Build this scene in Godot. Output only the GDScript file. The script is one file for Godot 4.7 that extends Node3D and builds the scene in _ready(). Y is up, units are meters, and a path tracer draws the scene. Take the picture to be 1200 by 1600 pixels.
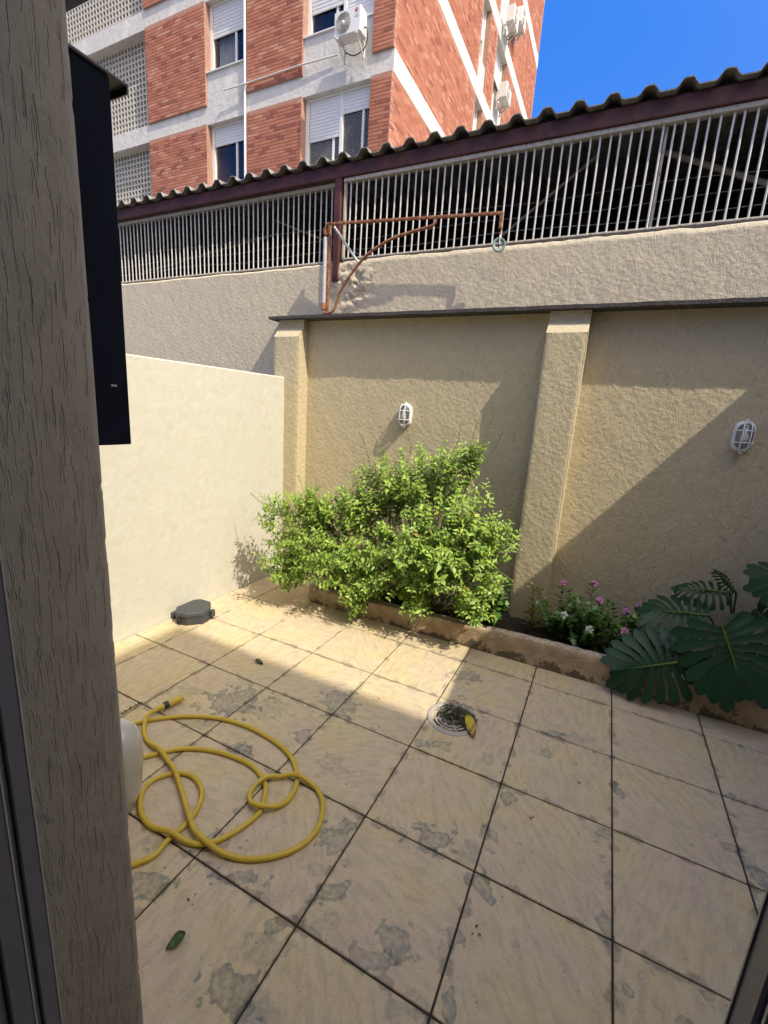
extends Node3D
# A small tiled patio seen from a doorway: garden wall, neighbour's barred shed and a brick apartment block behind.

const TILE := 0.45
const SUN := Vector3(-0.785, -1.0, -0.26)
const HOSE := [0.581, 0.457, 0.588, 0.519, 0.638, 0.579, 0.714, 0.618, 0.814, 0.638, 0.913, 0.660, 1.005, 0.696, 1.100, 0.743, 1.180, 0.789, 1.247, 0.826, 1.312, 0.849, 1.384, 0.856, 1.448, 0.847, 1.517, 0.824, 1.579, 0.784, 1.632, 0.730, 1.663, 0.669, 1.671, 0.604, 1.652, 0.540, 1.613, 0.482, 1.556, 0.447, 1.497, 0.442, 1.427, 0.456, 1.368, 0.498, 1.340, 0.547, 1.335, 0.594, 1.357, 0.630, 1.396, 0.648, 1.441, 0.636, 1.477, 0.601, 1.492, 0.552, 1.479, 0.485, 1.442, 0.427, 1.371, 0.368, 1.296, 0.336, 1.203, 0.318, 1.073, 0.308, 0.945, 0.322, 0.832, 0.356, 0.737, 0.406, 0.656, 0.468, 0.589, 0.537, 0.537, 0.614, 0.517, 0.686, 0.564, 0.755, 0.649, 0.780, 0.722, 0.759, 0.783, 0.705, 0.823, 0.655, 0.874, 0.594, 0.942, 0.546, 1.037, 0.508, 1.152, 0.490, 1.240, 0.490, 1.317, 0.514, 1.370, 0.548, 1.412, 0.610, 1.431, 0.656, 1.425, 0.703, 1.408, 0.765, 1.379, 0.821, 1.337, 0.862, 1.276, 0.885, 1.198, 0.895, 1.117, 0.901, 1.049, 0.887, 0.991, 0.853, 0.949, 0.806, 0.940, 0.754, 0.969, 0.704, 1.018, 0.669, 1.075, 0.662, 1.139, 0.683, 1.183, 0.719, 1.212, 0.771, 1.225, 0.823, 1.224, 0.870, 1.223, 0.915, 1.229, 0.972, 1.199, 1.023, 1.160, 1.067]
const STAINS := [1.381, 0.823, 0.058, 0.031, -0.52, 1.408, 0.870, 0.056, 0.036, -0.52, 1.542, 0.877, 0.065, 0.022, -0.51, 1.658, 0.886, 0.042, 0.018, -0.51, 1.738, 0.928, 0.036, 0.022, -0.51, 1.755, 0.998, 0.067, 0.041, -0.50, 1.738, 1.117, 0.079, 0.036, -0.50, 1.825, 1.111, 0.048, 0.053, -0.50, 1.754, 0.588, 0.054, 0.051, -0.52, 1.766, 0.721, 0.032, 0.022, -0.51, 1.844, 0.759, 0.054, 0.028, -0.51, 1.821, 0.650, 0.019, 0.014, -0.51, 1.792, 0.822, 0.017, 0.010, -0.51, 1.874, 0.853, 0.041, 0.025, -0.51, 1.292, 1.037, 0.063, 0.040, -0.51, 1.179, 0.935, 0.034, 0.021, -0.52, 2.036, 0.869, 0.054, 0.031, -0.50, 1.883, 0.436, 0.021, 0.014, -0.52, 2.073, 0.412, 0.070, 0.039, -0.52, 2.216, 0.381, 0.044, 0.055, -0.52, 2.272, 0.268, 0.023, 0.023, -0.52, 2.266, 0.336, 0.020, 0.016, -0.52, 2.285, 0.487, 0.032, 0.035, -0.51, 2.436, 0.463, 0.025, 0.017, -0.51, 2.251, 0.675, 0.025, 0.025, -0.51, 2.242, 0.761, 0.019, 0.029, -0.50, 2.288, 0.862, 0.021, 0.034, -0.50, 2.423, 0.610, 0.014, 0.011, -0.50, 2.676, 0.415, 0.026, 0.029, -0.51, 2.708, 0.607, 0.015, 0.032, -0.50, 2.737, 0.571, 0.013, 0.020, -0.50, 2.270, 0.586, 0.013, 0.012, -0.51, 2.096, 0.779, 0.050, 0.042, -0.50, 2.184, 0.919, 0.053, 0.019, -0.50, 2.289, 0.064, 0.046, 0.027, -0.53, 2.395, 0.108, 0.014, 0.006, -0.52, 2.662, 0.039, 0.027, 0.019, -0.52, 2.268, -0.461, 0.025, 0.027, -0.54, 2.415, -0.464, 0.042, 0.026, -0.54, 2.509, -0.476, 0.087, 0.041, -0.54, 2.410, -0.299, 0.023, 0.027, -0.54, 2.376, -0.275, 0.013, 0.014, -0.53, 2.536, -0.298, 0.010, 0.009, -0.53, 2.216, 0.025, 0.018, 0.015, -0.53, 2.374, 0.256, 0.010, 0.006, -0.52, 2.689, 0.243, 0.014, 0.020, -0.51, 2.724, -0.231, 0.018, 0.032, -0.53, 2.725, -0.579, 0.017, 0.016, -0.54, 2.640, 0.099, 0.008, 0.006, -0.52, 2.650, 0.129, 0.008, 0.006, -0.52, 2.664, 0.151, 0.008, 0.006, -0.52, 2.656, 0.181, 0.010, 0.006, -0.51, 1.942, -0.092, 0.032, 0.031, -0.54, 2.169, -0.123, 0.032, 0.033, -0.53, 3.185, -0.466, 0.037, 0.014, -0.53, 3.180, -0.339, 0.018, 0.016, -0.52, 3.126, -0.149, 0.030, 0.024, -0.52, 3.169, -0.132, 0.037, 0.047, -0.52, 3.193, -0.061, 0.038, 0.038, -0.51, 2.989, -0.087, 0.011, 0.010, -0.52, 1.331, -0.102, 0.089, 0.097, -0.55, 0.999, 0.146, 0.119, 0.079, -0.55, 1.319, 0.208, 0.044, 0.044, -0.54, 1.491, -0.227, 0.022, 0.017, -0.55, 1.436, -0.029, 0.010, 0.015, -0.55, 1.738, 0.548, 0.050, 0.027, -0.52, 1.126, 0.423, 0.030, 0.033, -0.54, 1.799, -0.178, 0.024, 0.034, -0.54, 1.839, -0.050, 0.032, 0.035, -0.54, 1.529, 0.286, 0.059, 0.056, -0.53, 0.837, 0.181, 0.120, 0.109, -0.55, 0.824, 0.404, 0.063, 0.039, -0.54, 1.110, 0.423, 0.048, 0.050, -0.54, 0.558, 0.260, 0.069, 0.048, -0.55, 1.866, -0.742, 0.067, 0.057, -0.56, 2.057, -0.468, 0.030, 0.023, -0.55, 2.953, 0.467, 0.023, 0.015, -0.50, 2.824, 0.471, 0.018, 0.015, -0.50, 2.874, 0.579, 0.018, 0.010, -0.50]

# ---------------------------------------------------------------- mesh builder
class MB:
	var v := PackedVector3Array()
	var n := PackedVector3Array()
	var c := PackedColorArray()
	var uv := PackedVector2Array()
	var ix := PackedInt32Array()
	var col := Color.WHITE

	func vert(p: Vector3, nn: Vector3, t := Vector2.ZERO) -> int:
		v.append(p); n.append(nn); c.append(col); uv.append(t)
		return v.size() - 1

	func tri(a: Vector3, b: Vector3, d: Vector3, hint: Vector3) -> void:
		var nr := (b - a).cross(d - a).normalized()
		var k := v.size()
		if nr.dot(hint) < 0.0:
			nr = -nr
			vert(a, nr); vert(b, nr); vert(d, nr)
		else:
			vert(a, nr); vert(d, nr); vert(b, nr)
		ix.append_array(PackedInt32Array([k, k + 1, k + 2]))

	func quad(a: Vector3, b: Vector3, d: Vector3, e: Vector3, hint: Vector3) -> void:
		var nr := (d - a).cross(e - b).normalized()
		var k := v.size()
		var flip := nr.dot(hint) < 0.0
		if flip:
			nr = -nr
		vert(a, nr, Vector2(0, 0)); vert(b, nr, Vector2(1, 0)); vert(d, nr, Vector2(1, 1)); vert(e, nr, Vector2(0, 1))
		if flip:
			ix.append_array(PackedInt32Array([k, k + 1, k + 2, k, k + 2, k + 3]))
		else:
			ix.append_array(PackedInt32Array([k, k + 2, k + 1, k, k + 3, k + 2]))

	func box(ctr: Vector3, s: Vector3, b := Basis.IDENTITY) -> void:
		var h := s * 0.5
		for ax in 3:
			for sg in [-1.0, 1.0]:
				var d := Vector3.ZERO
				d[ax] = sg
				var u := Vector3.ZERO
				u[(ax + 1) % 3] = h[(ax + 1) % 3]
				var w := Vector3.ZERO
				w[(ax + 2) % 3] = h[(ax + 2) % 3]
				var o := d * h[ax]
				quad(ctr + b * (o - u - w), ctr + b * (o + u - w), ctr + b * (o + u + w), ctr + b * (o - u + w), b * d)

	func span(a: Vector3, b: Vector3) -> void:
		box((a + b) * 0.5, (b - a).abs())

	func cbox(ctr: Vector3, s: Vector3, bev: float, b := Basis.IDENTITY) -> void:
		var h := s * 0.5
		var q := h - Vector3.ONE * bev
		for ax in 3:
			var a1 := (ax + 1) % 3
			var a2 := (ax + 2) % 3
			for sg in [-1.0, 1.0]:
				var d := Vector3.ZERO
				d[ax] = sg
				var p := []
				for e in [[-1, -1], [1, -1], [1, 1], [-1, 1]]:
					var t := Vector3.ZERO
					t[ax] = sg * h[ax]
					t[a1] = e[0] * q[a1]
					t[a2] = e[1] * q[a2]
					p.append(ctr + b * t)
				quad(p[0], p[1], p[2], p[3], b * d)
			for s1 in [-1.0, 1.0]:
				for s2 in [-1.0, 1.0]:
					var p2 := []
					for e in [[0, -1], [0, 1], [1, 1], [1, -1]]:
						var t := Vector3.ZERO
						t[ax] = e[1] * q[ax]
						t[a1] = s1 * (h[a1] if e[0] == 0 else q[a1])
						t[a2] = s2 * (q[a2] if e[0] == 0 else h[a2])
						p2.append(ctr + b * t)
					var hd := Vector3.ZERO
					hd[a1] = s1
					hd[a2] = s2
					quad(p2[0], p2[1], p2[2], p2[3], b * hd)
		for sx in [-1.0, 1.0]:
			for sy in [-1.0, 1.0]:
				for sz in [-1.0, 1.0]:
					tri(ctr + b * Vector3(sx * h.x, sy * q.y, sz * q.z), ctr + b * Vector3(sx * q.x, sy * h.y, sz * q.z), ctr + b * Vector3(sx * q.x, sy * q.y, sz * h.z), b * Vector3(sx, sy, sz))

	func cspan(a: Vector3, b: Vector3, bev := 0.004) -> void:
		cbox((a + b) * 0.5, (b - a).abs(), bev)

	# round tube along points; r is one radius or an array of them
	func tube(pts: Array, r, segs := 8, caps := true, flat := 1.0) -> void:
		var m := pts.size()
		var k := v.size()
		var side := Vector3.ZERO
		for i in m:
			var t: Vector3 = ((pts[min(i + 1, m - 1)] as Vector3) - (pts[max(i - 1, 0)] as Vector3)).normalized()
			if side == Vector3.ZERO:
				side = t.cross(Vector3.UP)
				if side.length() < 0.1:
					side = t.cross(Vector3.RIGHT)
			side = (side - t * side.dot(t)).normalized()
			var up := side.cross(t)
			var rr: float = r[i] if r is Array else r
			for j in segs:
				var a := TAU * j / segs
				var d := side * cos(a) + up * sin(a) * flat
				vert(pts[i] + d * rr, d.normalized(), Vector2(float(j) / segs, float(i)))
		for i in m - 1:
			for j in segs:
				var a := k + i * segs + j
				var b := k + i * segs + (j + 1) % segs
				ix.append_array(PackedInt32Array([a, b, a + segs, b, b + segs, a + segs]))
		if caps:
			for e in [0, m - 1]:
				var t: Vector3 = (pts[0] as Vector3) - (pts[1] as Vector3) if e == 0 else (pts[m - 1] as Vector3) - (pts[m - 2] as Vector3)
				for j in range(1, segs - 1):
					tri(v[k + e * segs], v[k + e * segs + j], v[k + e * segs + j + 1], t)

	# surface of revolution: profile of Vector2(radius, height) about the y axis of frame f
	func lathe(prof: Array, segs: int, f := Transform3D.IDENTITY, sx := 1.0, sz := 1.0) -> void:
		var k := v.size()
		var m := prof.size()
		for i in m:
			var p: Vector2 = prof[i]
			var t: Vector2 = (prof[min(i + 1, m - 1)] as Vector2) - (prof[max(i - 1, 0)] as Vector2)
			for j in segs:
				var a := TAU * j / segs
				var nn := Vector3(cos(a) * t.y / sx, -t.x, sin(a) * t.y / sz)
				vert(f * Vector3(cos(a) * p.x * sx, p.y, sin(a) * p.x * sz), (f.basis * nn).normalized(), Vector2(float(j) / segs, float(i) / m))
		for i in m - 1:
			for j in segs:
				var a := k + i * segs + j
				var b := k + i * segs + (j + 1) % segs
				ix.append_array(PackedInt32Array([a, b, a + segs, b, b + segs, a + segs]))

	# prism: polygon (x, z) between two heights; top polygon may be another one
	func prism(lo: Array, hi: Array, y0: float, y1: float) -> void:
		var m := lo.size()
		var ctr := Vector2.ZERO
		for p in lo:
			ctr += p / m
		for i in m:
			var a: Vector2 = lo[i]
			var b: Vector2 = lo[(i + 1) % m]
			var d: Vector2 = hi[(i + 1) % m]
			var e: Vector2 = hi[i]
			var out := (a + b) * 0.5 - ctr
			quad(Vector3(a.x, y0, a.y), Vector3(b.x, y0, b.y), Vector3(d.x, y1, d.y), Vector3(e.x, y1, e.y), Vector3(out.x, 0, out.y))
			tri(Vector3(ctr.x, y1, ctr.y), Vector3(e.x, y1, e.y), Vector3(d.x, y1, d.y), Vector3.UP)
			tri(Vector3(ctr.x, y0, ctr.y), Vector3(a.x, y0, a.y), Vector3(b.x, y0, b.y), Vector3.DOWN)

	# smooth sheet: f(u, v) gives a point, u and v from 0 to 1
	func sheet(nu: int, nv: int, f: Callable, hint: Vector3) -> void:
		var k := v.size()
		var pts := PackedVector3Array()
		pts.resize((nu + 1) * (nv + 1))
		for j in nv + 1:
			for i in nu + 1:
				pts[j * (nu + 1) + i] = f.call(float(i) / nu, float(j) / nv)
		var w := nu + 1
		var flip := false
		var mid := (nv / 2) * w + nu / 2
		if (pts[mid + 1] - pts[mid]).cross(pts[mid + w] - pts[mid]).dot(hint) < 0.0:
			flip = true
		for j in nv + 1:
			for i in w:
				var q := j * w + i
				var du := pts[j * w + min(i + 1, nu)] - pts[j * w + max(i - 1, 0)]
				var dv := pts[min(j + 1, nv) * w + i] - pts[max(j - 1, 0) * w + i]
				var nn := du.cross(dv).normalized()
				vert(pts[q], -nn if flip else nn, Vector2(float(i) / nu, float(j) / nv))
		for j in nv:
			for i in nu:
				var a := k + j * w + i
				if flip:
					ix.append_array(PackedInt32Array([a, a + 1, a + w + 1, a, a + w + 1, a + w]))
				else:
					ix.append_array(PackedInt32Array([a, a + w + 1, a + 1, a, a + w, a + w + 1]))

	# small folded leaf
	func leaf(p: Vector3, d: Vector3, up: Vector3, l: float, w: float, fold := 0.25, droop := 0.2) -> void:
		var s := d.cross(up).normalized()
		var nn := s.cross(d).normalized()
		var k := v.size()
		var a := p
		var b := p + d * l * 0.45 - nn * droop * l * 0.1
		var e := p + d * l - nn * droop * l * 0.6
		var q := p + d * l * 0.4
		vert(a, nn); vert(b, nn); vert(e, (nn + d * droop).normalized())
		vert(q + s * w * 0.5 + nn * fold * w * 0.5, (nn - s * fold).normalized())
		vert(q - s * w * 0.5 + nn * fold * w * 0.5, (nn + s * fold).normalized())
		ix.append_array(PackedInt32Array([k, k + 1, k + 3, k + 1, k + 2, k + 3, k, k + 4, k + 1, k + 1, k + 4, k + 2]))

	func mesh() -> ArrayMesh:
		var a := []
		a.resize(Mesh.ARRAY_MAX)
		a[Mesh.ARRAY_VERTEX] = v
		a[Mesh.ARRAY_NORMAL] = n
		a[Mesh.ARRAY_COLOR] = c
		a[Mesh.ARRAY_TEX_UV] = uv
		a[Mesh.ARRAY_INDEX] = ix
		var m := ArrayMesh.new()
		m.add_surface_from_arrays(Mesh.PRIMITIVE_TRIANGLES, a)
		return m

# ---------------------------------------------------------------- scene helpers
var used := {}
var rng := RandomNumberGenerator.new()
var T := {}
var MT := {}

func numbered(s: String) -> String:
	if not used.has(s):
		used[s] = 0
		return s
	used[s] += 1
	return "%s_%03d" % [s, used[s]]

func place(called: String, mesh: Mesh, m: Material, parent: Node3D = null) -> MeshInstance3D:
	var o := MeshInstance3D.new()
	o.mesh = mesh
	o.material_override = m
	o.cast_shadow = GeometryInstance3D.SHADOW_CASTING_SETTING_ON
	if parent == null:
		o.name = numbered(called)
		add_child(o)
	else:
		o.name = called
		parent.add_child(o, true)
	return o

func obj(called: String, mb: MB, m: Material, parent: Node3D = null) -> MeshInstance3D:
	return place(called, mb.mesh(), m, parent)

func thing(called: String, label: String, category: String, at := Vector3.ZERO, group := "") -> Node3D:
	var o := Node3D.new()
	o.name = numbered(called)
	add_child(o)
	o.position = at
	return tag(o, label, category, group)

func tag(o: Node3D, label: String, category: String, group := "") -> Node3D:
	o.set_meta("label", label)
	o.set_meta("category", category)
	if group != "":
		o.set_meta("group", group)
	return o

func kind(o: Node3D, k: String) -> Node3D:
	o.set_meta("kind", k)
	return o

func lin(r: float, g: float, b: float) -> Color:
	return Color(r, g, b).linear_to_srgb()

func mat(c: Color, rough := 0.8, metal := 0.0) -> StandardMaterial3D:
	var m := StandardMaterial3D.new()
	m.albedo_color = c
	m.roughness = rough
	m.metallic = metal
	m.cull_mode = BaseMaterial3D.CULL_DISABLED
	return m

func noise(seed_: int, freq: float, oct := 4, type := FastNoiseLite.TYPE_SIMPLEX_SMOOTH) -> FastNoiseLite:
	var f := FastNoiseLite.new()
	f.seed = seed_
	f.frequency = freq
	f.noise_type = type
	f.fractal_octaves = oct
	return f

# colour texture from seamless noise through a gradient of linear colours
func tone(seed_: int, freq: float, cols: Array, size := 512, oct := 5, squash := 1.0) -> ImageTexture:
	var f := noise(seed_, freq, oct)
	var src := f.get_seamless_image(size, int(size / squash))
	if squash != 1.0:
		src.resize(size, size, Image.INTERPOLATE_CUBIC)
	src.convert(Image.FORMAT_L8)
	var d := src.get_data()
	var lut := PackedByteArray()
	lut.resize(256 * 3)
	for i in 256:
		var x := i / 255.0 * (cols.size() - 1)
		var k := mini(int(x), cols.size() - 2)
		var q: Color = (cols[k] as Color).lerp(cols[k + 1], x - k).linear_to_srgb()
		lut[i * 3] = int(q.r * 255.0); lut[i * 3 + 1] = int(q.g * 255.0); lut[i * 3 + 2] = int(q.b * 255.0)
	var out := PackedByteArray()
	out.resize(d.size() * 3)
	for i in d.size():
		var k := d[i] * 3
		out[i * 3] = lut[k]; out[i * 3 + 1] = lut[k + 1]; out[i * 3 + 2] = lut[k + 2]
	return ImageTexture.create_from_image(Image.create_from_data(size, size, false, Image.FORMAT_RGB8, out))

# height texture: sum of layers [seed, frequency, octaves, vertical stretch, weight, gain]
func relief(size: int, layers: Array) -> ImageTexture:
	var acc := PackedFloat32Array()
	acc.resize(size * size)
	for l in layers:
		var im: Image = noise(l[0], l[1], l[2]).get_seamless_image(size, int(size / l[3]))
		if l[3] != 1.0:
			im.resize(size, size, Image.INTERPOLATE_CUBIC)
		im.convert(Image.FORMAT_L8)
		var d := im.get_data()
		var w: float = l[4]
		var g: float = l[5]
		for i in d.size():
			acc[i] += w * clampf((d[i] / 255.0 - 0.5) * g + 0.5, 0.0, 1.0)
	var out := PackedByteArray()
	out.resize(size * size)
	for i in out.size():
		out[i] = int(clampf(acc[i], 0.0, 1.0) * 255.0)
	return ImageTexture.create_from_image(Image.create_from_data(size, size, false, Image.FORMAT_L8, out))

func plaster(colour: ImageTexture, height: ImageTexture, cm: float, per_m: float) -> StandardMaterial3D:
	var m := mat(Color.WHITE, 0.92)
	m.albedo_texture = colour
	m.heightmap_enabled = true
	m.heightmap_texture = height
	m.heightmap_scale = cm
	m.uv1_triplanar = true
	m.uv1_world_triplanar = true
	m.uv1_scale = Vector3.ONE * per_m
	return m

# comb strokes pulled down through wet plaster
func strokes(w: int, h: int, count: int, seed_: int, longest := 0.22, rough := 1.0) -> ImageTexture:
	var r := RandomNumberGenerator.new()
	r.seed = seed_
	var acc := PackedFloat32Array()
	acc.resize(w * h)
	var base := noise(seed_ + 1, 0.02, 4).get_seamless_image(w, h)
	base.convert(Image.FORMAT_L8)
	var fine := noise(seed_ + 2, 0.11, 3).get_seamless_image(w, h)
	fine.convert(Image.FORMAT_L8)
	var bd := base.get_data()
	var fd := fine.get_data()
	for i in acc.size():
		acc[i] = 0.74 + ((bd[i] / 255.0 - 0.5) * 0.16 + (fd[i] / 255.0 - 0.5) * 0.06) * rough
	for s in count:
		var x := r.randf() * w
		var y := r.randi() % h
		var len := int(pow(r.randf(), 2.0) * h * longest) + 8
		var hw := r.randf_range(1.2, 2.6)
		var dep := r.randf_range(0.15, 0.6)
		var dx := r.randfn(0.0, 0.05)
		for t in len:
			x += dx + r.randfn(0.0, 0.32)
			var e := minf(1.0, minf(t, len - t) / 6.0)
			for q in range(-6, 7):
				var fx := absf(q + 0.0) / hw
				if fx > 2.2:
					continue
				var px := (int(x) + q + w * 4) % w
				var py := (y + t) % h
				var cut := dep * e * (exp(-fx * fx * 1.6) - 0.28 * exp(-(fx - 1.5) * (fx - 1.5) * 5.0))
				acc[py * w + px] -= cut * 0.5
	var out := PackedByteArray()
	out.resize(w * h)
	for i in out.size():
		out[i] = int(clampf(acc[i], 0.0, 1.0) * 255.0)
	return ImageTexture.create_from_image(Image.create_from_data(w, h, false, Image.FORMAT_L8, out))

func V(x: float, y: float, z: float) -> Vector3:
	return Vector3(x, y, z)

func smooth_path(pts: Array, per: int) -> Array:
	var out := []
	for i in pts.size() - 1:
		var a: Vector3 = pts[max(i - 1, 0)]
		var b: Vector3 = pts[i]
		var c: Vector3 = pts[i + 1]
		var d: Vector3 = pts[min(i + 2, pts.size() - 1)]
		for k in per:
			out.append(b.cubic_interpolate(c, a, d, float(k) / per))
	out.append(pts[-1])
	return out

# ---------------------------------------------------------------- main
func _ready() -> void:
	rng.seed = 7
	# camera, sky, sun, exposure
	var cam := Camera3D.new()
	cam.name = "camera"
	cam.position = V(2.442, 1.598, 1.796)
	cam.rotation_degrees = V(-12.731, 25.667, 3.72)
	cam.fov = 97.693
	cam.near = 0.02
	cam.far = 400.0
	add_child(cam)
	cam.current = true
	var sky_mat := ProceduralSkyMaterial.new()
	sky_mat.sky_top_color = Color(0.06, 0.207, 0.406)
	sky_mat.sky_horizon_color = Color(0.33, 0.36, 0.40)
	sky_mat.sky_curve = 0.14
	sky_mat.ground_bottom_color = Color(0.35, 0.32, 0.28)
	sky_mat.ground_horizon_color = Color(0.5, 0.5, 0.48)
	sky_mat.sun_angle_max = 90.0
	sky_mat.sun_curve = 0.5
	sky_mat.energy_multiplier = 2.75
	var env := Environment.new()
	env.background_mode = Environment.BG_SKY
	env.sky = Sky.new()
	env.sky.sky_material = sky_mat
	env.tonemap_mode = Environment.TONE_MAPPER_LINEAR
	env.tonemap_exposure = 2.45
	env.sdfgi_enabled = true
	env.ssao_enabled = true
	env.ssil_enabled = true
	var we := WorldEnvironment.new()
	we.name = "world_environment"
	we.environment = env
	add_child(we)
	var sun := DirectionalLight3D.new()
	sun.name = "sun"
	sun.light_energy = 0.72
	sun.light_color = Color(1.0, 0.95, 0.87)
	sun.light_angular_distance = 0.53
	sun.shadow_enabled = true
	add_child(sun)
	sun.look_at_from_position(Vector3.ZERO, SUN, Vector3.UP)

	textures()
	setting()
	garden_wall()
	boundary_wall()
	shed()
	own_house()
	apartment_block()
	planter()
	shrub()
	bed_plants()
	monstera()
	lamps()
	bracket()
	floor_things()
	duct()

# ---------------------------------------------------------------- shared textures and materials
func textures() -> void:
	T.stucco = strokes(512, 512, 1300, 11, 0.10, 3.0)
	T.render = relief(512, [[21, 0.02, 4, 1.0, 0.6, 1.2], [22, 0.12, 3, 1.0, 0.4, 1.2]])
	T.grain = relief(256, [[31, 0.1, 3, 1.0, 0.6, 1.0], [32, 0.3, 2, 1.0, 0.4, 1.0]])
	MT.beige = plaster(tone(41, 0.006, [Color(0.455, 0.39, 0.245), Color(0.535, 0.46, 0.30), Color(0.50, 0.43, 0.275), Color(0.565, 0.49, 0.33)]), T.stucco, 0.62, 2.2)
	MT.cream = plaster(tone(42, 0.006, [Color(0.475, 0.46, 0.385), Color(0.52, 0.51, 0.445), Color(0.50, 0.485, 0.415), Color(0.545, 0.535, 0.475)]), T.render, 0.16, 1.4)
	MT.grey = plaster(tone(43, 0.008, [Color(0.47, 0.41, 0.295), Color(0.60, 0.53, 0.395), Color(0.54, 0.475, 0.35), Color(0.66, 0.59, 0.45)], 512, 6, 1.6), T.stucco, 0.55, 2.4)
	T.comb = strokes(384, 768, 300, 5)
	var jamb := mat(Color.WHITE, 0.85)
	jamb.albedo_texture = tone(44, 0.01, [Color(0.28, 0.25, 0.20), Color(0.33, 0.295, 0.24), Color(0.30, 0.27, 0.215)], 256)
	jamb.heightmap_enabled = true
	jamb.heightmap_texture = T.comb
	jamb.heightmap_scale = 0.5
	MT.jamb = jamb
	MT.concrete = plaster(tone(45, 0.01, [Color(0.42, 0.40, 0.36), Color(0.52, 0.50, 0.46), Color(0.56, 0.54, 0.50)]), T.render, 0.3, 0.7)
	MT.slate = plaster(tone(46, 0.02, [Color(0.045, 0.04, 0.038), Color(0.09, 0.08, 0.075)], 256), T.grain, 0.3, 2.0)
	MT.rust = plaster(tone(47, 0.02, [Color(0.10, 0.035, 0.02), Color(0.22, 0.075, 0.035), Color(0.30, 0.13, 0.07), Color(0.42, 0.34, 0.28)], 256, 5), T.grain, 0.25, 3.0)
	MT.red_steel = plaster(tone(48, 0.012, [Color(0.050, 0.014, 0.011), Color(0.072, 0.018, 0.014), Color(0.11, 0.034, 0.026)], 256), T.grain, 0.1, 2.0)
	MT.red_steel.roughness = 0.6
	MT.bar = plaster(tone(49, 0.02, [Color(0.50, 0.49, 0.46), Color(0.64, 0.63, 0.60), Color(0.58, 0.57, 0.54)], 256), T.grain, 0.1, 4.0)
	MT.bar.roughness = 0.55
	MT.chipped = plaster(tone(50, 0.03, [Color(0.22, 0.12, 0.07), Color(0.46, 0.42, 0.36), Color(0.50, 0.47, 0.42), Color(0.34, 0.25, 0.18)], 256), T.grain, 0.2, 2.0)
	MT.fibre = plaster(tone(51, 0.02, [Color(0.10, 0.095, 0.085), Color(0.20, 0.19, 0.175), Color(0.28, 0.265, 0.245)], 256), T.grain, 0.2, 2.0)
	MT.white_plastic = mat(lin(0.75, 0.75, 0.73), 0.4)
	MT.dark = mat(lin(0.03, 0.028, 0.026), 0.9)
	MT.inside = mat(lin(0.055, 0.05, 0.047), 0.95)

# ---------------------------------------------------------------- floor and ground
func tile_patch(seed_: int, px: int) -> Image:
	var warp := noise(seed_, 0.012, 4)
	warp.domain_warp_enabled = true
	warp.domain_warp_amplitude = 45.0
	warp.domain_warp_frequency = 0.012
	var a := warp.get_image(px, px)
	a.convert(Image.FORMAT_L8)
	var b := noise(seed_ + 50, 0.006, 3).get_image(px, px)
	b.convert(Image.FORMAT_L8)
	var vein := noise(seed_ + 90, 0.014, 3)
	vein.fractal_type = FastNoiseLite.FRACTAL_RIDGED
	vein.domain_warp_enabled = true
	vein.domain_warp_amplitude = 30.0
	var v := vein.get_image(px, px)
	v.convert(Image.FORMAT_L8)
	var f := noise(seed_ + 130, 0.25, 2).get_image(px, px)
	f.convert(Image.FORMAT_L8)
	# wisps drawn out along the cleft of the stone
	var st := noise(seed_ + 170, 0.02, 5)
	st.domain_warp_enabled = true
	st.domain_warp_amplitude = 22.0
	st.domain_warp_frequency = 0.02
	var ca := cos(0.2 + (seed_ % 5) * 0.35)
	var sa := sin(0.2 + (seed_ % 5) * 0.35)
	var sd := PackedByteArray()
	sd.resize(px * px)
	for q in px * px:
		var gx := q % px
		var gy := q / px
		sd[q] = int(clampf(st.get_noise_2d((gx * ca + gy * sa) * 1.0, (-gx * sa + gy * ca) * 3.4) * 0.85 + 0.5, 0.0, 1.0) * 255.0)
	var ad := a.get_data()
	var bd := b.get_data()
	var vd := v.get_data()
	var fd := f.get_data()
	var out := PackedByteArray()
	out.resize(px * px * 3)
	for i in ad.size():
		var x := ad[i] / 255.0
		var y := bd[i] / 255.0
		var z := smoothstep(0.80, 1.0, vd[i] / 255.0)
		var g := 1.0 + (fd[i] / 255.0 - 0.5) * 0.16
		var c := Color(0.49, 0.405, 0.26).lerp(Color(0.60, 0.505, 0.335), x)
		c = c.lerp(Color(0.54, 0.425, 0.305), smoothstep(0.5, 0.9, y) * 0.8)
		c = c.lerp(Color(0.57, 0.455, 0.25), smoothstep(0.5, 0.15, y) * 0.7)
		c = c.lerp(Color(0.35, 0.325, 0.255), smoothstep(0.50, 0.82, sd[i] / 255.0) * 0.36)
		c = c.lerp(Color(0.63, 0.54, 0.40), smoothstep(0.45, 0.15, sd[i] / 255.0) * 0.28)
		c = c.lerp(Color(0.32, 0.26, 0.19), z * 0.6)
		if fd[i] > 168 and x > 0.5:
			g *= 0.82
		c = (c * g).linear_to_srgb()
		out[i * 3] = clampi(int(c.r * 255.0), 0, 255)
		out[i * 3 + 1] = clampi(int(c.g * 255.0), 0, 255)
		out[i * 3 + 2] = clampi(int(c.b * 255.0), 0, 255)
	return Image.create_from_data(px, px, false, Image.FORMAT_RGB8, out)

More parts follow.
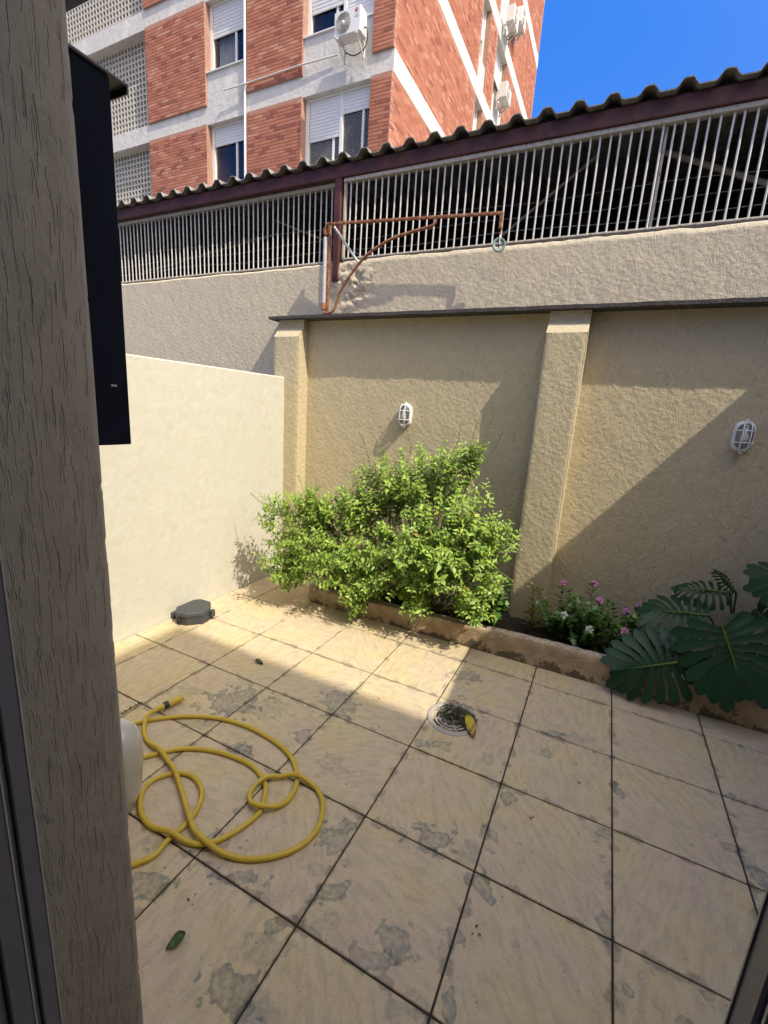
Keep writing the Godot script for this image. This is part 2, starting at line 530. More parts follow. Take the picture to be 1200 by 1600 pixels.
func soil_pixel(img: Image, f: FastNoiseLite, x: int, y: int, off: float) -> void:
	if x < 0 or y < 0 or x >= img.get_width() or y >= img.get_height():
		return
	var reach := 1.5 + 26.0 * maxf(0.0, f.get_noise_2d(x, y) + 0.02)
	if off > reach:
		return
	var c := img.get_pixel(x, y).srgb_to_linear()
	var k := 0.5 * (1.0 - smoothstep(reach * 0.6, reach, off))
	img.set_pixel(x, y, c.lerp(Color(c.r * 0.38, c.g * 0.42, c.b * 0.46), k).linear_to_srgb())

func setting() -> void:
	var g := MB.new()
	g.span(V(-150, -0.3, -150), V(150, -0.05, 150))
	kind(obj("ground", g, plaster(tone(60, 0.01, [Color(0.10, 0.09, 0.075), Color(0.16, 0.145, 0.12)], 256), T.render, 0.5, 0.5)), "structure").set_meta("label", "bare ground under and around the patio")

	# one picture for the whole floor: a stone print per tile plus the damp stains where they lie
	var px := 200
	var img := Image.create(px * 10, px * 7, false, Image.FORMAT_RGB8)
	var prints := []
	for k in 8:
		prints.append(tile_patch(200 + k * 7, px))
	for j in 7:
		for i in 10:
			var p: Image = prints[(i * 3 + j * 5 + (i * j) % 3) % 8].duplicate()
			if (i + j * 2) % 3 == 1:
				p.flip_x()
			if (i * 2 + j) % 4 == 2:
				p.flip_y()
			img.blit_rect(p, Rect2i(0, 0, px, px), Vector2i(i * px, j * px))
	var edge := noise(301, 0.028, 5)
	var inner := noise(302, 0.09, 3)
	var per_m := px / TILE
	for s in STAINS.size() / 5:
		var q := s * 5
		var cx: float = (STAINS[q] + TILE) * per_m
		var cy: float = (STAINS[q + 1] + 1.35) * per_m
		var rx: float = STAINS[q + 2] * per_m * 1.15
		var ry: float = STAINS[q + 3] * per_m * 1.15
		var ca := cos(STAINS[q + 4])
		var sa := sin(STAINS[q + 4])
		var R := int(maxf(rx, ry) * 1.5) + 2
		var soft: float = [0.14, 0.30, 0.10, 0.45][s % 4]
		var deep: float = [0.8, 0.62, 0.9, 0.5][(s * 7) % 4]
		for y in range(maxi(0, int(cy) - R), mini(img.get_height(), int(cy) + R)):
			for x in range(maxi(0, int(cx) - R), mini(img.get_width(), int(cx) + R)):
				var dx := x - cx
				var dy := y - cy
				var u := (dx * ca + dy * sa) / rx
				var w := (-dx * sa + dy * ca) / ry
				var d := sqrt(u * u + w * w) * (1.0 + 0.95 * edge.get_noise_2d(x, y))
				if d > 1.05:
					continue
				var a := smoothstep(1.0, 1.0 - soft, d) * deep
				a *= 0.52 + 0.48 * smoothstep(0.55, 0.93, d) + 0.55 * inner.get_noise_2d(x, y)
				var c := img.get_pixel(x, y).srgb_to_linear()
				c = c.lerp(Color(c.r * 0.36 + 0.010, c.g * 0.46 + 0.012, c.b * 0.56 + 0.012), clampf(a, 0.0, 1.0) * 0.92)
				img.set_pixel(x, y, c.linear_to_srgb())
	# grime that has crept out of the joints
	var creep := noise(303, 0.02, 4)
	for j in 8:
		for x in img.get_width():
			for e in range(-11, 12):
				soil_pixel(img, creep, x, j * px + e, absf(e))
	for i in 11:
		for y in img.get_height():
			for e in range(-11, 12):
				soil_pixel(img, creep, i * px + e, y, absf(e))
	# grains of grit
	for k in 900:
		var x := rng.randi_range(2, img.get_width() - 4)
		var y := rng.randi_range(2, img.get_height() - 4)
		var sh := rng.randf_range(0.35, 0.75)
		for e in rng.randi_range(1, 3):
			var c := img.get_pixel(x + e, y + e % 2)
			img.set_pixel(x + e, y + e % 2, Color(c.r * sh, c.g * sh, c.b * sh))
	img.generate_mipmaps()
	var tm := mat(Color.WHITE, 0.55)
	tm.albedo_texture = ImageTexture.create_from_image(img)
	tm.metallic_specular = 0.35
	var hr := relief(1024, [[71, 0.03, 5, 1.0, 0.7, 1.6], [72, 0.14, 3, 1.0, 0.3, 1.4]])
	tm.heightmap_enabled = true
	tm.heightmap_texture = hr
	tm.heightmap_scale = 0.35
	MT.tile = tm

	var floor_mb := MB.new()
	# slab in four pieces round the drain well
	var h0 := Vector2(1.83, -0.395)
	var h1 := Vector2(2.01, -0.215)
	floor_mb.span(V(-0.39, -0.049, -1.72), V(h0.x, -0.006, 1.378))
	floor_mb.span(V(h1.x, -0.049, -1.72), V(4.2, -0.006, 1.378))
	floor_mb.span(V(h0.x, -0.049, -1.72), V(h1.x, -0.006, h0.y))
	floor_mb.span(V(h0.x, -0.049, h1.y), V(h1.x, -0.006, 1.378))
	var fl := kind(obj("patio_floor", floor_mb, plaster(tone(61, 0.03, [Color(0.030, 0.022, 0.016), Color(0.06, 0.045, 0.034)], 256), T.grain, 0.2, 4.0)), "structure")
	fl.set_meta("label", "square beige stone look floor tiles with dark brown joints")
	for j in range(-1, 7):
		for i in range(0, 10):
			var x0 := -TILE + i * TILE
			var z0 := -1.35 + j * TILE
			var lo := Vector2(maxf(x0, -0.249), maxf(z0, -1.69 if i < 2 else -1.13)) + Vector2(0.0032, 0.0032)
			var hi := Vector2(minf(x0 + TILE, 3.9), minf(z0 + TILE, 1.378)) - Vector2(0.0032, 0.0032)
			if hi.x - lo.x < 0.02 or hi.y - lo.y < 0.02:
				continue
			var mb := MB.new()
			var lift := rng.randf_range(-0.0006, 0.0006)
			if i == 5 and j == 2:
				mb.span(V(lo.x, -0.02, lo.y), V(h0.x, 0, hi.y))
				mb.span(V(h1.x, -0.02, lo.y), V(hi.x, 0, hi.y))
				mb.span(V(h0.x, -0.02, lo.y), V(h1.x, 0, h0.y))
				mb.span(V(h0.x, -0.02, h1.y), V(h1.x, 0, hi.y))
			else:
				mb.cspan(V(lo.x, -0.02, lo.y), V(hi.x, lift, hi.y), 0.0022)
			for k in mb.v.size():
				mb.uv[k] = Vector2((mb.v[k].x + TILE) / (TILE * 10), (mb.v[k].z + 1.35) / (TILE * 7))
			obj("tile", mb, MT.tile, fl)

# ---------------------------------------------------------------- back garden wall
func bumpy(seed_: int, amp: float) -> Callable:
	var a := noise(seed_, 1.1, 3)
	var b := noise(seed_ + 1, 9.0, 3)
	return func(u: float, v: float) -> float: return amp * (a.get_noise_2d(u, v) * 0.9 + b.get_noise_2d(u, v * 0.55) * 0.55)

func garden_wall() -> void:
	var w := thing("garden_wall", "beige stucco wall with two buttresses and dark ledge behind the planter", "wall", V(1.8, 0, -1.7))
	var dz := bumpy(81, 0.0035)
	var mb := MB.new()
	mb.sheet(330, 180, func(u: float, v: float) -> Vector3:
		var x := -0.33 + u * 4.6
		var y := -0.04 + v * 2.372
		return V(x - 1.8, y, dz.call(x, y)), V(0, 0, 1))
	mb.span(V(-0.33 - 1.8, -0.04, -0.045), V(4.27 - 1.8, 2.330, -0.012))
	obj("wall_face", mb, MT.beige, w)
	for px in [[-0.375, -0.100], [1.957, 2.218]]:
		var p := MB.new()
		var x0: float = px[0] - 1.8
		var x1: float = px[1] - 1.8
		var f := 0.143
		var dp := bumpy(85 + int(px[0]), 0.003)
		# front, sloping cap, neck under the ledge, two flanks
		p.sheet(28, 140, func(u: float, v: float) -> Vector3:
			var x := lerpf(x0, x1, u)
			var y := lerpf(-0.04, 2.18, v)
			var round_ := 0.006 * (pow(absf(u - 0.5) * 2.0, 14.0))
			return V(x, y, f - round_ + dp.call(x, y)), V(0, 0, 1))
		p.sheet(14, 6, func(u: float, v: float) -> Vector3:
			var x := lerpf(x0, x1, u)
			return V(x, lerpf(2.18, 2.262, v), lerpf(f, 0.072, v) + 0.004 * sin(v * PI) + dp.call(x, 2.18) * (1.0 - v)), V(0, 1, 1))
		p.quad(V(x0, 2.262, 0.072), V(x1, 2.262, 0.072), V(x1, 2.331, 0.072), V(x0, 2.331, 0.072), V(0, 0, 1))
		for sx in [x0, x1]:
			var s: float = -1.0 if sx == x0 else 1.0
			p.sheet(10, 120, func(u: float, v: float) -> Vector3:
				var y := lerpf(-0.04, 2.18, v)
				return V(sx + dp.call(y, u * 0.14) * 0.5, y, lerpf(-0.01, f - 0.004, u)), V(s, 0, 0))
			p.quad(V(sx, 2.18, -0.01), V(sx, 2.18, f), V(sx, 2.262, 0.072), V(sx, 2.262, -0.01), V(s, 0, 0))
			p.quad(V(sx, 2.262, -0.01), V(sx, 2.262, 0.072), V(sx, 2.331, 0.072), V(sx, 2.331, -0.01), V(s, 0, 0))
		obj("buttress", p, MT.beige, w)
	var l := MB.new()
	var ln := noise(88, 6.0, 3)
	l.sheet(240, 1, func(u: float, v: float) -> Vector3:
		var x := lerpf(-0.455, 4.27, u)
		return V(x - 1.8, 2.333 + v * 0.024 + ln.get_noise_1d(x) * 0.003, 0.124 + ln.get_noise_1d(x + 9.0) * 0.004), V(0, 0, 1))
	l.span(V(-0.455 - 1.8, 2.334, -0.06), V(4.27 - 1.8, 2.356, 0.121))
	obj("ledge", l, MT.slate, w)

func boundary_wall() -> void:
	var w := thing("boundary_wall", "smooth sunlit cream wall on the left, lower than the wall behind", "wall", V(-0.25, 0, 0))
	var mb := MB.new()
	var d := bumpy(91, 0.0022)
	mb.sheet(150, 96, func(u: float, v: float) -> Vector3:
		var z := lerpf(1.38, -1.557, u)
		var y := lerpf(-0.04, 1.828, v)
		return V(d.call(z, y), y, z), V(1, 0, 0))
	mb.sheet(150, 3, func(u: float, v: float) -> Vector3:
		var z := lerpf(1.38, -1.557, u)
		return V(lerpf(d.call(z, 1.828), -0.012, v), 1.828 + 0.009 * sin(v * PI * 0.5), z), V(1, 1, 0))
	mb.span(V(-0.138, -0.04, -1.557), V(-0.0125, 1.8365, 1.38))
	obj("wall_face", mb, MT.cream, w)

	# taller wall on the far right, outside the picture: its top edge draws the slanting shadow
	var r := thing("side_wall", "tall rendered side wall closing the patio on the right", "wall", V(3.9, 0, 0))
	var s := MB.new()
	s.prism([Vector2(0, -1.66), Vector2(0.15, -1.66), Vector2(0.15, 1.38), Vector2(0, 1.38)], [Vector2(0, -1.66), Vector2(0.15, -1.66), Vector2(0.15, 1.38), Vector2(0, 1.38)], -0.04, 2.42)
	s.quad(V(0, 2.42, -1.66), V(0, 2.42, 1.38), V(0, 2.50, 1.38), V(0, 2.835, -1.66), V(-1, 0, 0))
	s.quad(V(0.15, 2.42, -1.66), V(0.15, 2.42, 1.38), V(0.15, 2.50, 1.38), V(0.15, 2.835, -1.66), V(1, 0, 0))
	s.quad(V(0, 2.835, -1.66), V(0, 2.50, 1.38), V(0.15, 2.50, 1.38), V(0.15, 2.835, -1.66), V(0, 1, 0))
	s.quad(V(0, 2.42, -1.66), V(0.15, 2.42, -1.66), V(0.15, 2.835, -1.66), V(0, 2.835, -1.66), V(0, 0, -1))
	s.quad(V(0, 2.42, 1.38), V(0.15, 2.42, 1.38), V(0.15, 2.50, 1.38), V(0, 2.50, 1.38), V(0, 0, 1))
	obj("wall_face", s, MT.cream, r)
	# taller house outside the picture whose roof edge shades the near floor
	var t := thing("tall_house", "tall rendered house beyond the right side wall", "house", V(6.34, 0, 1.90))
	var h := MB.new()
	h.span(V(0, -0.04, 0), V(9.0, 8.15, 10.0))
	obj("wall", h, MT.cream, t)
	var hr := MB.new()
	hr.span(V(0.0, 8.151, 0.0), V(9.0, 8.21, 10.0))
	obj("roof", hr, MT.fibre, t)

# ---------------------------------------------------------------- neighbour's shed with barred openings
func shed() -> void:
	var s := thing("shed", "neighbour's shed with barred openings and corrugated roof above the garden wall", "shed", V(0, 0, -1.7))
	# masonry: right part stands 5 cm proud of the left part, both with uneven tops
	var dn := bumpy(101, 0.0032)
	var top := noise(103, 2.2, 4)
	var scar := noise(104, 9.0, 5)
	var mb := MB.new()
	mb.sheet(330, 60, func(u: float, v: float) -> Vector3:
		var x := lerpf(0.105, 4.3, u)
		var yt := 2.796 + top.get_noise_1d(x) * 0.012
		if v > 0.97:
			return V(x, yt, lerpf(dn.call(x, yt), -0.06, (v - 0.97) / 0.03) - 0.006)
		var y := lerpf(2.34, yt, v / 0.97)
		var hurt := exp(-pow((x - 0.33) / 0.17, 2.0) - pow((y - 2.62) / 0.15, 2.0))
		var bulge := maxf(0.0, scar.get_noise_2d(x, y)) * 0.032 * hurt - 0.022 * hurt * smoothstep(0.0, 0.35, -scar.get_noise_2d(x, y))
		return V(x, y, dn.call(x, y) + bulge - 0.012 * smoothstep(0.9, 0.97, v)), V(0, 0, 1))
	mb.quad(V(0.105, 2.34, 0.0), V(0.105, 2.79, 0.0), V(0.105, 2.79, -0.1), V(0.105, 2.34, -0.1), V(-1, 0, 0))
	mb.span(V(0.106, 2.0, -0.15), V(4.3, 2.775, -0.05))
	obj("wall", mb, MT.grey, s)
	var ml := MB.new()
	ml.sheet(260, 170, func(u: float, v: float) -> Vector3:
		var x := lerpf(-4.6, 0.11, u)
		var yt := 2.80 + top.get_noise_1d(x) * 0.01
		if v > 0.99:
			return V(x, yt, -0.11)
		var y := lerpf(-0.04, yt, v / 0.99)
		return V(x, y, -0.045 + dn.call(x, y)), V(0, 0, 1))
	ml.span(V(-4.6, -0.04, -0.16), V(0.104, 2.785, -0.06))
	obj("wall", ml, MT.grey, s)
	# dark concrete sill under each grille
	var sl := MB.new()
	sl.cspan(V(0.21, 2.785, -0.09), V(4.3, 2.806, -0.012), 0.003)
	obj("sill", sl, MT.slate, s)

	# inside: floor-high box so that no daylight leaks in
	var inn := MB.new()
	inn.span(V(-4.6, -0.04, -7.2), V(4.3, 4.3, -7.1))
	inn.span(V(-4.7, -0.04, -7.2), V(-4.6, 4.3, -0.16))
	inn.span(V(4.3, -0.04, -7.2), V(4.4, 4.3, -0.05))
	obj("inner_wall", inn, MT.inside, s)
	# steel: beam, posts
	var b := MB.new()
	b.cspan(V(-4.6, 3.412, -0.036), V(4.4, 3.508, 0.010), 0.005)
	b.span(V(-4.6, 3.475, -0.09), V(4.4, 3.500, -0.037))
	obj("beam", b, MT.red_steel, s)
	var p := MB.new()
	p.cspan(V(0.130, 2.64, -0.05), V(0.193, 3.411, 0.012), 0.004)
	obj("post", p, MT.red_steel, s)
	# roof: trapezoid waves rising away from the patio
	var rf := MB.new()
	var wave := func(x: float) -> float:
		var q := fposmod(x - 0.03, 0.193) / 0.193
		var d := absf(q - 0.5) * 2.0          # 1 at a crest, 0 in the trough
		return 0.046 * smoothstep(0.40, 0.80, d)
	var rn := noise(107, 3.0, 2)
	for lay in 2:
		rf.sheet(560, 6, func(u: float, v: float) -> Vector3:
			var x := lerpf(-4.7, 4.5, u)
			var z := lerpf(0.060, -7.4, v)
			return V(x, 3.517 + wave.call(x) + (0.060 - z) * 0.10 - (0.007 if lay == 1 else 0.0) + rn.get_noise_1d(floorf((x + 0.1) / 0.965) * 31.0) * 0.006, z + rn.get_noise_1d(floorf((x + 0.1) / 0.965) * 17.0) * 0.012), V(0, 1 if lay == 0 else -1, 0))
	rf.sheet(560, 1, func(u: float, v: float) -> Vector3:
		var x := lerpf(-4.7, 4.5, u)
		return V(x, 3.517 + wave.call(x) - v * 0.007 + rn.get_noise_1d(floorf((x + 0.1) / 0.965) * 31.0) * 0.006, 0.060 + rn.get_noise_1d(floorf((x + 0.1) / 0.965) * 17.0) * 0.012), V(0, 0, 1))
	obj("corrugated_roof", rf, MT.fibre, s)
	# two grilles
	for gsec in [[-4.55, 0.122], [0.205, 4.28]]:
		var x0: float = gsec[0]
		var x1: float = gsec[1]
		var fr := MB.new()
		fr.cspan(V(x0, 3.382, -0.012), V(x1, 3.410, 0.040), 0.003)
		fr.cspan(V(x0, 2.809, 0.006), V(x1, 2.823, 0.030), 0.003)
		fr.cspan(V(x0, 2.824, 0.002), V(x0 + 0.022, 3.381, 0.032), 0.003)
		fr.cspan(V(x1 - 0.022, 2.824, 0.002), V(x1, 3.381, 0.032), 0.003)
		if x0 > 0.0:
			fr.cspan(V(2.464, 2.824, -0.014), V(2.480, 3.381, 0.004), 0.003)
		var gr := obj("grille", fr, MT.chipped, s)
		gr.position.z = -0.045 if x0 > 0.0 else -0.083
		var bm := MB.new()
		bm.tube([V(0, 0, 0), V(0, 0.557, 0)], 0.0064, 8, false)
		var mesh := bm.mesh()
		var n := int((x1 - x0 - 0.05) / 0.0577)
		for i in n:
			var x := x0 + 0.055 + i * 0.0577 + rng.randf_range(-0.002, 0.002)
			if x < -3.4 or x > 3.6:
				continue
			var bar := place("bar", mesh, MT.bar, gr)
			bar.position = V(x, 2.8235, 0.018)
			bar.rotation.z = rng.randfn(0.0, 0.004)
	# inside the shed: leaning braces and wires seen between the bars
	for q in [[V(1.30, 2.95, -0.5), V(2.05, 3.50, -0.5), 0.012], [V(2.45, 3.52, -0.6), V(3.6, 3.00, -0.6), 0.02], [V(-0.9, 3.4, -0.5), V(0.5, 2.85, -0.5), 0.008], [V(-3.5, 3.2, -0.9), V(-1.2, 3.45, -0.9), 0.012]]:
		var br := MB.new()
		br.tube([q[0], q[1]], q[2], 6)
		obj("brace", br, MT.chipped, s)
	for q in [[2.98, -0.30], [3.12, -0.42], [3.26, -0.5]]:
		var wr := MB.new()
		var pts := []
		for i in 40:
			pts.append(V(lerpf(-3.6, 3.9, i / 39.0), q[0] + 0.012 * sin(i * 0.7 + q[0] * 9.0), q[1]))
		wr.tube(pts, 0.0022, 4, false)
		obj("wire", wr, MT.bar, s)

# ---------------------------------------------------------------- the house the picture is taken from
func own_house() -> void:
	var h := thing("own_house", "dark textured doorway wall and metal frame at the left edge", "house", V(1.764, 0, 1.38))
	# combed plaster reveal of the doorway, with its rounded outer arris
	var dn := noise(121, 14.0, 3)
	var dl := noise(122, 2.0, 2)
	var r := MB.new()
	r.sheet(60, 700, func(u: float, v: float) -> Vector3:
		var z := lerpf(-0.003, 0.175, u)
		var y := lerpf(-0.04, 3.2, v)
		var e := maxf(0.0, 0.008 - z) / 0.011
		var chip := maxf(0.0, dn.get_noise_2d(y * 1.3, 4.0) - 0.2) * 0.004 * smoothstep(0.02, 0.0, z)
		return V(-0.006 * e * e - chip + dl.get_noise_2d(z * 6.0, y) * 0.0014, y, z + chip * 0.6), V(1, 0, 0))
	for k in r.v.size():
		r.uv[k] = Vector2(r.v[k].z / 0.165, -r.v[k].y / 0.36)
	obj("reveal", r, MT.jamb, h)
	var w := MB.new()
	w.span(V(-2.15, -0.04, 0.001), V(-0.0085, 3.2, 0.18))
	w.span(V(0.866, -0.04, 0.0), V(2.136, 3.2, 0.18))
	w.span(V(-0.0075, 2.55, 0.002), V(0.865, 3.2, 0.18))
	obj("wall", w, MT.beige, h)
	# the room behind the camera
	var rm := MB.new()
	rm.span(V(-2.15, -0.05, 3.4), V(2.136, 3.2, 3.5))
	rm.span(V(-2.15, -0.05, 0.18), V(-2.05, 3.2, 3.4))
	rm.span(V(2.036, -0.05, 0.18), V(2.136, 3.2, 3.4))
	rm.span(V(-2.15, 3.201, 0.0), V(2.136, 3.32, 3.5))
	rm.span(V(-2.05, -0.049, 0.0), V(2.036, -0.008, 3.4))
	obj("room", rm, mat(lin(0.42, 0.38, 0.33), 0.9), h)
	# dark aluminium door frame: stepped bars on both sides
	var fm := mat(lin(0.17, 0.17, 0.19), 0.4, 0.1)
	var seal := mat(lin(0.42, 0.41, 0.38), 0.5)
	var f := MB.new()
	f.cspan(V(-0.004, -0.04, 0.1525), V(0.040, 2.55, 0.176), 0.0015)
	f.cspan(V(-0.004, -0.04, 0.1765), V(0.033, 2.55, 0.186), 0.001)
	f.cspan(V(-0.004, -0.04, 0.1865), V(0.049, 2.55, 0.215), 0.0018)
	f.cspan(V(-0.004, -0.04, 0.2155), V(0.040, 2.55, 0.228), 0.001)
	f.cspan(V(-0.004, -0.04, 0.2285), V(0.058, 2.55, 0.33), 0.002)
	f.cspan(V(0.797, -0.04, 0.136), V(0.8655, 2.55, 0.160), 0.0015)
	f.cspan(V(0.801, -0.04, 0.1605), V(0.8655, 2.55, 0.170), 0.001)
	f.cspan(V(0.796, -0.04, 0.1705), V(0.8655, 2.55, 0.33), 0.0018)
	f.cspan(V(0.0405, 2.50, 0.1525), V(0.7965, 2.5495, 0.30), 0.002)
	obj("door_frame", f, fm, h)
	var sl := MB.new()
	sl.span(V(0.0405, -0.04, 0.1535), V(0.0412, 2.5, 0.1555))
	sl.span(V(0.0495, -0.04, 0.1880), V(0.0503, 2.5, 0.1900))
	sl.span(V(0.7958, -0.04, 0.1362), V(0.7968, 2.5, 0.1382))
	sl.span(V(0.7948, -0.04, 0.1712), V(0.7958, 2.5, 0.1736))
	obj("seal_strip", sl, seal, h)

# ---------------------------------------------------------------- brick apartment block
const YB := 8.95
const STOREY := 2.77
const BAND := 0.44
const ZF := -8.70
const XS := -3.08
const BASE := Vector3(-3.08, 0, -8.7)

func at_base(o: Node3D) -> Node3D:
	o.position = -BASE
	return o

func brick_col(r: RandomNumberGenerator) -> Color:
	var t := r.randf()
	var c := Color(0.33, 0.115, 0.068).lerp(Color(0.46, 0.185, 0.115), t)
	if r.randf() < 0.08:
		c = Color(0.26, 0.085, 0.055)
	if r.randf() < 0.10:
		c = Color(0.48, 0.24, 0.16)
	return c

# a brick with its front face proud of the mortar and slightly smaller than its back
func brick_shape(mb: MB, o: Vector3, along: Vector3, out: Vector3, l: float, h: float, d: float) -> void:
	var u := along * l * 0.5
	var w := Vector3.UP * h * 0.5
	var u2 := along * (l * 0.5 - 0.003)
	var w2 := Vector3.UP * (h * 0.5 - 0.003)
	var f := o + out * d
	mb.quad(f - u2 - w2, f + u2 - w2, f + u2 + w2, f - u2 + w2, out)
	mb.quad(o - u - w, o + u - w, f + u2 - w2, f - u2 - w2, Vector3.DOWN)
	mb.quad(o - u + w, o + u + w, f + u2 + w2, f - u2 + w2, Vector3.UP)
	mb.quad(o - u - w, o - u + w, f - u2 + w2, f - u2 - w2, -along)
	mb.quad(o + u - w, o + u + w, f + u2 + w2, f + u2 - w2, along)

func slatted(mb: MB, x0: float, x1: float, y0: float, y1: float, z: float) -> void:
	var n := maxi(1, int(round((y1 - y0) / 0.075)))
	for i in n:
		var a := lerpf(y0, y1, float(i) / n)
		var b := lerpf(y0, y1, (i + 1.0) / n)
		mb.quad(V(x0, a, z - 0.006), V(x1, a, z - 0.006), V(x1, a + 0.02, z + 0.006), V(x0, a + 0.02, z + 0.006), V(0, 0, 1))
		mb.quad(V(x0, a + 0.02, z + 0.006), V(x1, a + 0.02, z + 0.006), V(x1, b - 0.012, z + 0.006), V(x0, b - 0.012, z + 0.006), V(0, 0, 1))
		mb.quad(V(x0, b - 0.012, z + 0.006), V(x1, b - 0.012, z + 0.006), V(x1, b, z - 0.006), V(x0, b, z - 0.006), V(0, 0, 1))

# one window: halves = [x0, x1, y the shutter comes down to, x of the sash post, curtain, netting]
func window(parent: Node3D, x0: float, x1: float, y0: float, y1: float, halves: Array) -> void:
	var z := ZF - 0.17
	var f := MB.new()
	f.span(V(x0, y0, z - 0.06), V(x0 + 0.10, y1, z + 0.03))
	f.span(V(x1 - 0.05, y0, z - 0.06), V(x1, y1, z + 0.03))
	f.span(V(x0 + 0.101, y0, z - 0.06), V(x1 - 0.051, y0 + 0.05, z + 0.03))
	f.span(V(x0 + 0.101, y1 - 0.05, z - 0.06), V(x1 - 0.051, y1, z + 0.031))
	for h in halves:
		f.span(V(h[3] - 0.03, y0 + 0.051, z - 0.05), V(h[3] + 0.03, y1 - 0.051, z - 0.004))
		if h[0] > x0 + 0.3:
			f.span(V(h[0] - 0.04, y0 + 0.051, z - 0.06), V(h[0] + 0.04, y1 - 0.051, z + 0.032))
	var w := at_base(obj("window", f, MT.frame_white, parent))
	for h in halves:
		var g := MB.new()
		g.quad(V(h[0], y0 + 0.05, z - 0.03), V(h[1], y0 + 0.05, z - 0.03), V(h[1], y1 - 0.05, z - 0.03), V(h[0], y1 - 0.05, z - 0.03), V(0, 0, 1))
		obj("pane", g, MT.glass, w)
		var s := MB.new()
		slatted(s, h[0] + 0.02, h[1] - 0.02, h[2], y1 - 0.052, z + 0.012)
		obj("shutter", s, MT.shutter, w)
		if h[4]:
			var c := MB.new()
			c.sheet(60, 1, func(u: float, v: float) -> Vector3:
				return V(lerpf(h[0] + 0.06, h[3] - 0.08, u), lerpf(y0 + 0.05, y1 - 0.06, v), z - 0.16 + 0.03 * sin(u * 34.0)), V(0, 0, 1))
			obj("curtain", c, MT.curtain, w)
		if h[5]:
			var nt := MB.new()
			var yy := y0 + 0.06
			var top: float = h[2] - 0.01
			var k: float = h[0] - (top - yy)
			while k < h[1]:
				for sg in [0, 1]:
					var a := V(k, yy if sg == 0 else top, z - 0.018)
					var b := V(k + (top - yy), top if sg == 0 else yy, z - 0.018)
					var t0 := clampf((h[0] - a.x) / (b.x - a.x), 0.0, 1.0)
					var t1 := clampf((h[1] - a.x) / (b.x - a.x), 0.0, 1.0)
					if t1 - t0 > 0.02:
						nt.tube([a.lerp(b, t0), a.lerp(b, t1)], 0.0028, 3, false)
				k += 0.07
			kind(obj("safety_net", nt, MT.bar, w), "stuff")
	var sl := MB.new()
	sl.cspan(V(x0 - 0.0, y0 - 0.032, z - 0.02), V(x1, y0 - 0.002, ZF + 0.035), 0.004)
	obj("sill", sl, MT.frame_white, w)

